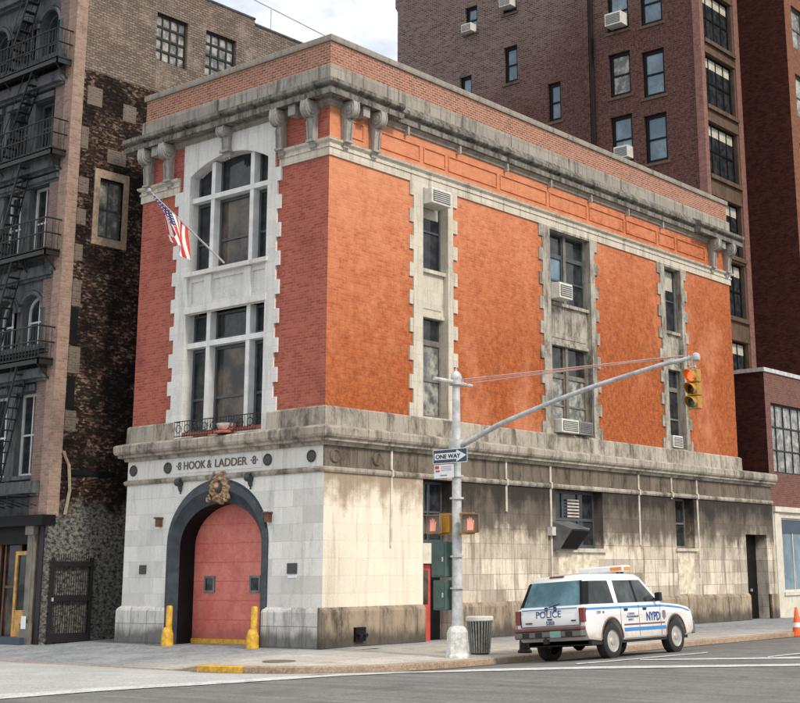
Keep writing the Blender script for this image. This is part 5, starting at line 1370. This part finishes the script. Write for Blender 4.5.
# wheels
def wheel(x, y):
    w = bpy.data.objects.new('wheel', None); COL.objects.link(w); w.parent = car; w.location = (x, y, .385); w.scale = (1, 1.08, 1.0)
    sg = 1 if x > 0 else -1
    mb = MB(); mb.lathe((0, 0, 0), [(.24, -.12), (.34, -.13), (.375, -.11), (.385, -.07), (.385, .07), (.375, .11), (.34, .13), (.24, .12)], 28, 'X', cap=False); o = mb.build('tyre', M['rubber'], None, smooth=True); o.parent = w
    mb = MB(); mb.lathe((0, 0, 0), [(.25, sg * .10), (.235, sg * .125), (.21, sg * .09), (.12, sg * .075), (.08, sg * .12), (.02, sg * .13)], 20, 'X'); o = mb.build('rim', M['chrome'], None, smooth=True); o.parent = w
    mb = MB()
    for k in range(6):
        a = 2 * math.pi * k / 6; c = Vector((sg * .070, .165 * math.cos(a), .165 * math.sin(a))); mb.tube([c, c + Vector((sg * .020, 0, 0))], .034, 8)
    o = mb.build('rim_hole', M['black_paint'], None); o.parent = w
for x in (-.85, .85):
    for y in (yr, yf): wheel(x, y)
mb = MB()
for q in ((-.84, -.828, .78, 1.13), (.828, .84, .78, 1.13), (-.84, .84, .765, .777)): mb.box(q[0], q[1], .035, .056, q[2], q[3])
cb_(mb, 'tailgate_gap', M['iron'])
mb = MB(); mb.box(.984, .989, .62, .80, .80, .96); cb_(mb, 'fuel_flap', M['car_white'])
mb = MB(); mb.box(-.93, .93, .35, 4.9, .33, .43); cb_(mb, 'sill_trim', M['rubber'])
mb = MB(); mb.box(-.84, .84, .35, 5.0, .36, .62); mb.tube([(-.8, yr, .36), (.8, yr, .36)], .06, 8); mb.lathe((0, yr, .36), [(.05, -.15), (.14, -.08), (.15, 0), (.14, .08), (.05, .15)], 10); cb_(mb, 'underbody', M['black_paint'])
for sg in (-1, 1):
    for yy in (yr, yf):
        mb = MB(); pa = arcp(yy, .49, 5, 175, 14); mb.tube([(sg * .972, p[0], p[1]) for p in pa], .02, 6); cb_(mb, 'wheel_arch', M['dust_trim'])
# bumpers
mb = MB(); mb.box(-.96, .96, -.10, .12, .52, .68); cb_(mb, 'rear_bumper', plain('dark chrome bumper', (.16, .15, .14), .35, metal=.5), bevel=.03)
mb = MB(); mb.box(-.95, .95, -.11, .10, .683, .745); cb_(mb, 'bumper_step', M['car_red'], bevel=.008)
mb = MB(); mb.box(-.98, .98, 5.05, 5.26, .42, .72); cb_(mb, 'front_bumper', plain('grey bumper', (.12, .12, .13), .4), bevel=.03)
mb = MB(); mb.box(.08, .38, -.112, -.104, .53, .665); cb_(mb, 'licence_plate', M['plate'])
mb = MB(); mb.box(-.06, .06, -.2, -.1, .40, .50); mb.tube([(0, -.18, .5), (0, -.18, .56)], .03, 8); cb_(mb, 'tow_hitch', M['iron'])
mb = MB()
for x in (-.62, -.25, .6): mb.box(x - .09, x + .09, -.115, -.10, .54, .65)
cb_(mb, 'bumper_pad', M['iron'])
for sg in (-1, 1):
    mb = MB(); mb.box(sg * .85, sg * .98, .02, .13, .83, 1.13); cb_(mb, 'tail_lamp', M['tail'], bevel=.01)
    mb = MB(); mb.box(sg * .62, sg * .9, 5.13, 5.2, .80, .98); cb_(mb, 'headlight', M['sign_white'], bevel=.01)
    mb = MB(); mb.box(sg * 1.0, sg * 1.16, 3.25, 3.37, 1.20, 1.40); mb.box(sg * .9, sg * 1.02, 3.29, 3.34, 1.24, 1.28); cb_(mb, 'mirror', M['iron'], bevel=.015)
    for y0 in (1.78, 2.66):
        mb = MB(); mb.box(sg * .985, sg * 1.005, y0, y0 + .16, 1.02, 1.07); cb_(mb, 'door_handle', M['iron'])
# stripes on both sides, door joints
def stripe(sg, y0, y1, z0, z1, mat, name): mb = MB(); mb.box(sg * .9855, sg * .990, y0, y1, z0, z1); return cb_(mb, name, mat)
for sg in (-1, 1):
    mb = MB(); mb.prism([(.12, 1.075), (3.7, 1.075), (4.6, 1.015), (5.0, .94), (5.0, .97), (4.55, 1.055), (3.75, 1.125), (.12, 1.125)], lambda a, b: (sg * (.985 - max(0, b - 1.09) * .28), a, b), lambda a, b: (sg * (.991 - max(0, b - 1.09) * .28), a, b)); cb_(mb, 'blue_stripe', M['car_blue'])
    stripe(sg, 1.75, 3.74, .57, .65, M['car_blue'], 'blue_stripe'); stripe(sg, 1.75, 3.70, .70, .735, M['car_red'], 'side_moulding')
    mb = MB()
    for yj in (1.62, 2.46, 3.50): mb.box(sg * .986, sg * .9895, yj, yj + .012, .44, 1.15)
    cb_(mb, 'door_gap', M['iron'])
mb = MB(); mb.box(-.70, .70, .042, .047, 1.095, 1.13) if False else mb.box(-.78, .78, .03, .05, 1.12, 1.145); cb_(mb, 'blue_stripe', M['car_blue'])
mb = MB(); mb.box(-.06, .06, .02, .05, .90, .93); mb.box(-.70, -.52, .03, .05, .84, .865); mb.box(.60, .72, .03, .05, .86, .885); cb_(mb, 'badge', M['iron'])
mb = MB(); mb.tube([(-.06, .10, 1.17), (.40, .22, 1.28)], .012, 5); mb.box(-.13, -.07, .04, .09, 1.10, 1.18); mb.box(.12, .18, .04, .09, 1.10, 1.18); cb_(mb, 'wiper', M['iron'])
mb = MB(); mb.box(-.20, .20, .44, .50, 1.81, 1.845); cb_(mb, 'brake_light', M['car_red'])
# light bar
mb = MB(); mb.box(-.66, .66, 2.42, 2.80, 1.90, 2.05); lbar = cb_(mb, 'light_bar', M['sign_white'], bevel=.03)
mb = MB(); mb.box(-.5, -.4, 2.5, 2.7, 1.84, 1.93); mb.box(.4, .5, 2.5, 2.7, 1.84, 1.93); cb_(mb, 'bar_foot', M['iron'])
mb = MB(); mb.box(.30, .62, 2.405, 2.422, 1.93, 2.01); mb.box(.655, .668, 2.46, 2.76, 1.93, 2.01); cb_(mb, 'amber_lamp', M['amber'])
mb = MB(); mb.box(-.5, .5, 1.1, 1.13, 1.875, 1.9); mb.box(-.5, .5, 2.5, 2.53, 1.87, 1.9); cb_(mb, 'roof_rail', M['ac'])
# lettering
def ctext(s, size, mat, o, U, V, sx=1., bold=0., nm='lettering'): t_ = text_obj(s, size, mat, None, o, U, V, nm, .002, 'CENTER', sx, bold); t_.parent = car; return t_
ctext('POLICE', .205, M['car_navy'], (-.04, .045, .955), (1, 0, 0), (0, .06, 1), 1.08, .001)
ctext('5203', .11, M['car_navy'], (.0, .048, .80), (1, 0, 0), (0, 0, 1), 1.1, .002)
ctext('NYPD', .27, M['car_navy'], (.991, 3.14, .78), (0, 1, 0), (0, 0, 1), .95, .008)
ctext('5203  NI', .09, M['car_navy'], (.991, .72, .985), (0, 1, 0), (0, 0, 1), 1.1)
ctext('COURTESY', .065, M['car_navy'], (.991, 2.1, .93), (0, 1, 0), (0, 0, 1), 1.)
ctext('PROFESSIONALISM', .065, M['car_navy'], (.991, 2.16, .865), (0, 1, 0), (0, 0, 1), 1.)
ctext('RESPECT', .065, M['car_navy'], (.991, 2.08, .80), (0, 1, 0), (0, 0, 1), 1.)
mb = MB(); mb.prism([(3.60, .84), (3.68, .78), (3.76, .84), (3.76, .98), (3.68, 1.0), (3.60, .98)], lambda a, b: (.986, a, b), lambda a, b: (.992, a, b)); cb_(mb, 'emblem', M['tan_frame'])
car.scale = (.94, .90, .99)
car.location = (6.66, .30, -.165); car.rotation_euler = (0, R(-3.3), 0)

# ================================================================ CAMERA, LIGHT, SKY
F_, R_, U_ = cam_axes()
cd = bpy.data.cameras.new('Camera'); cam = bpy.data.objects.new('Camera', cd); COL.objects.link(cam)
cam.matrix_world = Matrix(((R_.x, U_.x, -F_.x, CAM.x), (R_.y, U_.y, -F_.y, CAM.y), (R_.z, U_.z, -F_.z, CAM.z), (0, 0, 0, 1)))
cd.sensor_width = 36; cd.sensor_fit = 'HORIZONTAL'; cd.lens = 36 * FP / 800
cd.shift_x = -(CX - 400) / 800; cd.shift_y = (CY - 351.5) / 800
cd.clip_start = .1; cd.clip_end = 2000
S.camera = cam

SUN_AZ, SUN_EL = R(96), R(40)       # azimuth from +Y clockwise towards +X
sd_ = Vector((math.sin(SUN_AZ) * math.cos(SUN_EL), math.cos(SUN_AZ) * math.cos(SUN_EL), math.sin(SUN_EL)))
sl = bpy.data.lights.new('Sun', 'SUN'); sl.energy = 1.5; sl.angle = R(10); sl.color = (1, .90, .76)
so = bpy.data.objects.new('Sun', sl); COL.objects.link(so); so.rotation_euler = (-sd_).to_track_quat('-Z', 'Y').to_euler(); so.location = (30, -10, 40)
w = bpy.data.worlds.new('World'); S.world = w; w.use_nodes = True; nt = w.node_tree
bg = nt.nodes['Background']; sky = nt.nodes.new('ShaderNodeTexSky'); sky.sky_type = 'NISHITA'; sky.sun_disc = False
sky.sun_elevation = SUN_EL; sky.sun_rotation = SUN_AZ; sky.air_density = 1.2; sky.dust_density = 3.
tc = nt.nodes.new('ShaderNodeTexCoord').outputs['Generated']
f = noise(nt, tc, 5.5, 7, .6, (1, 1, 2.2)); f = ramp(nt, f, .35, .52)
cl = mix(nt, ramp(nt, noise(nt, tc, 11, 6, .65, (1, 1, 2.5)), .35, .65), (7.3, 7.8, 8.5), (11., 11., 10.9))
skyc = mix(nt, mathn(nt, 'ADD', mathn(nt, 'MULTIPLY', f, .25), .74), sky.outputs[0], cl)
L(nt, skyc, bg.inputs[0]); bg.inputs[1].default_value = .074
vs = S.view_settings; vs.view_transform = 'Standard'; vs.look = 'None'; vs.exposure = .80; vs.gamma = 1; vs.use_curve_mapping = False
S.render.engine = 'CYCLES'
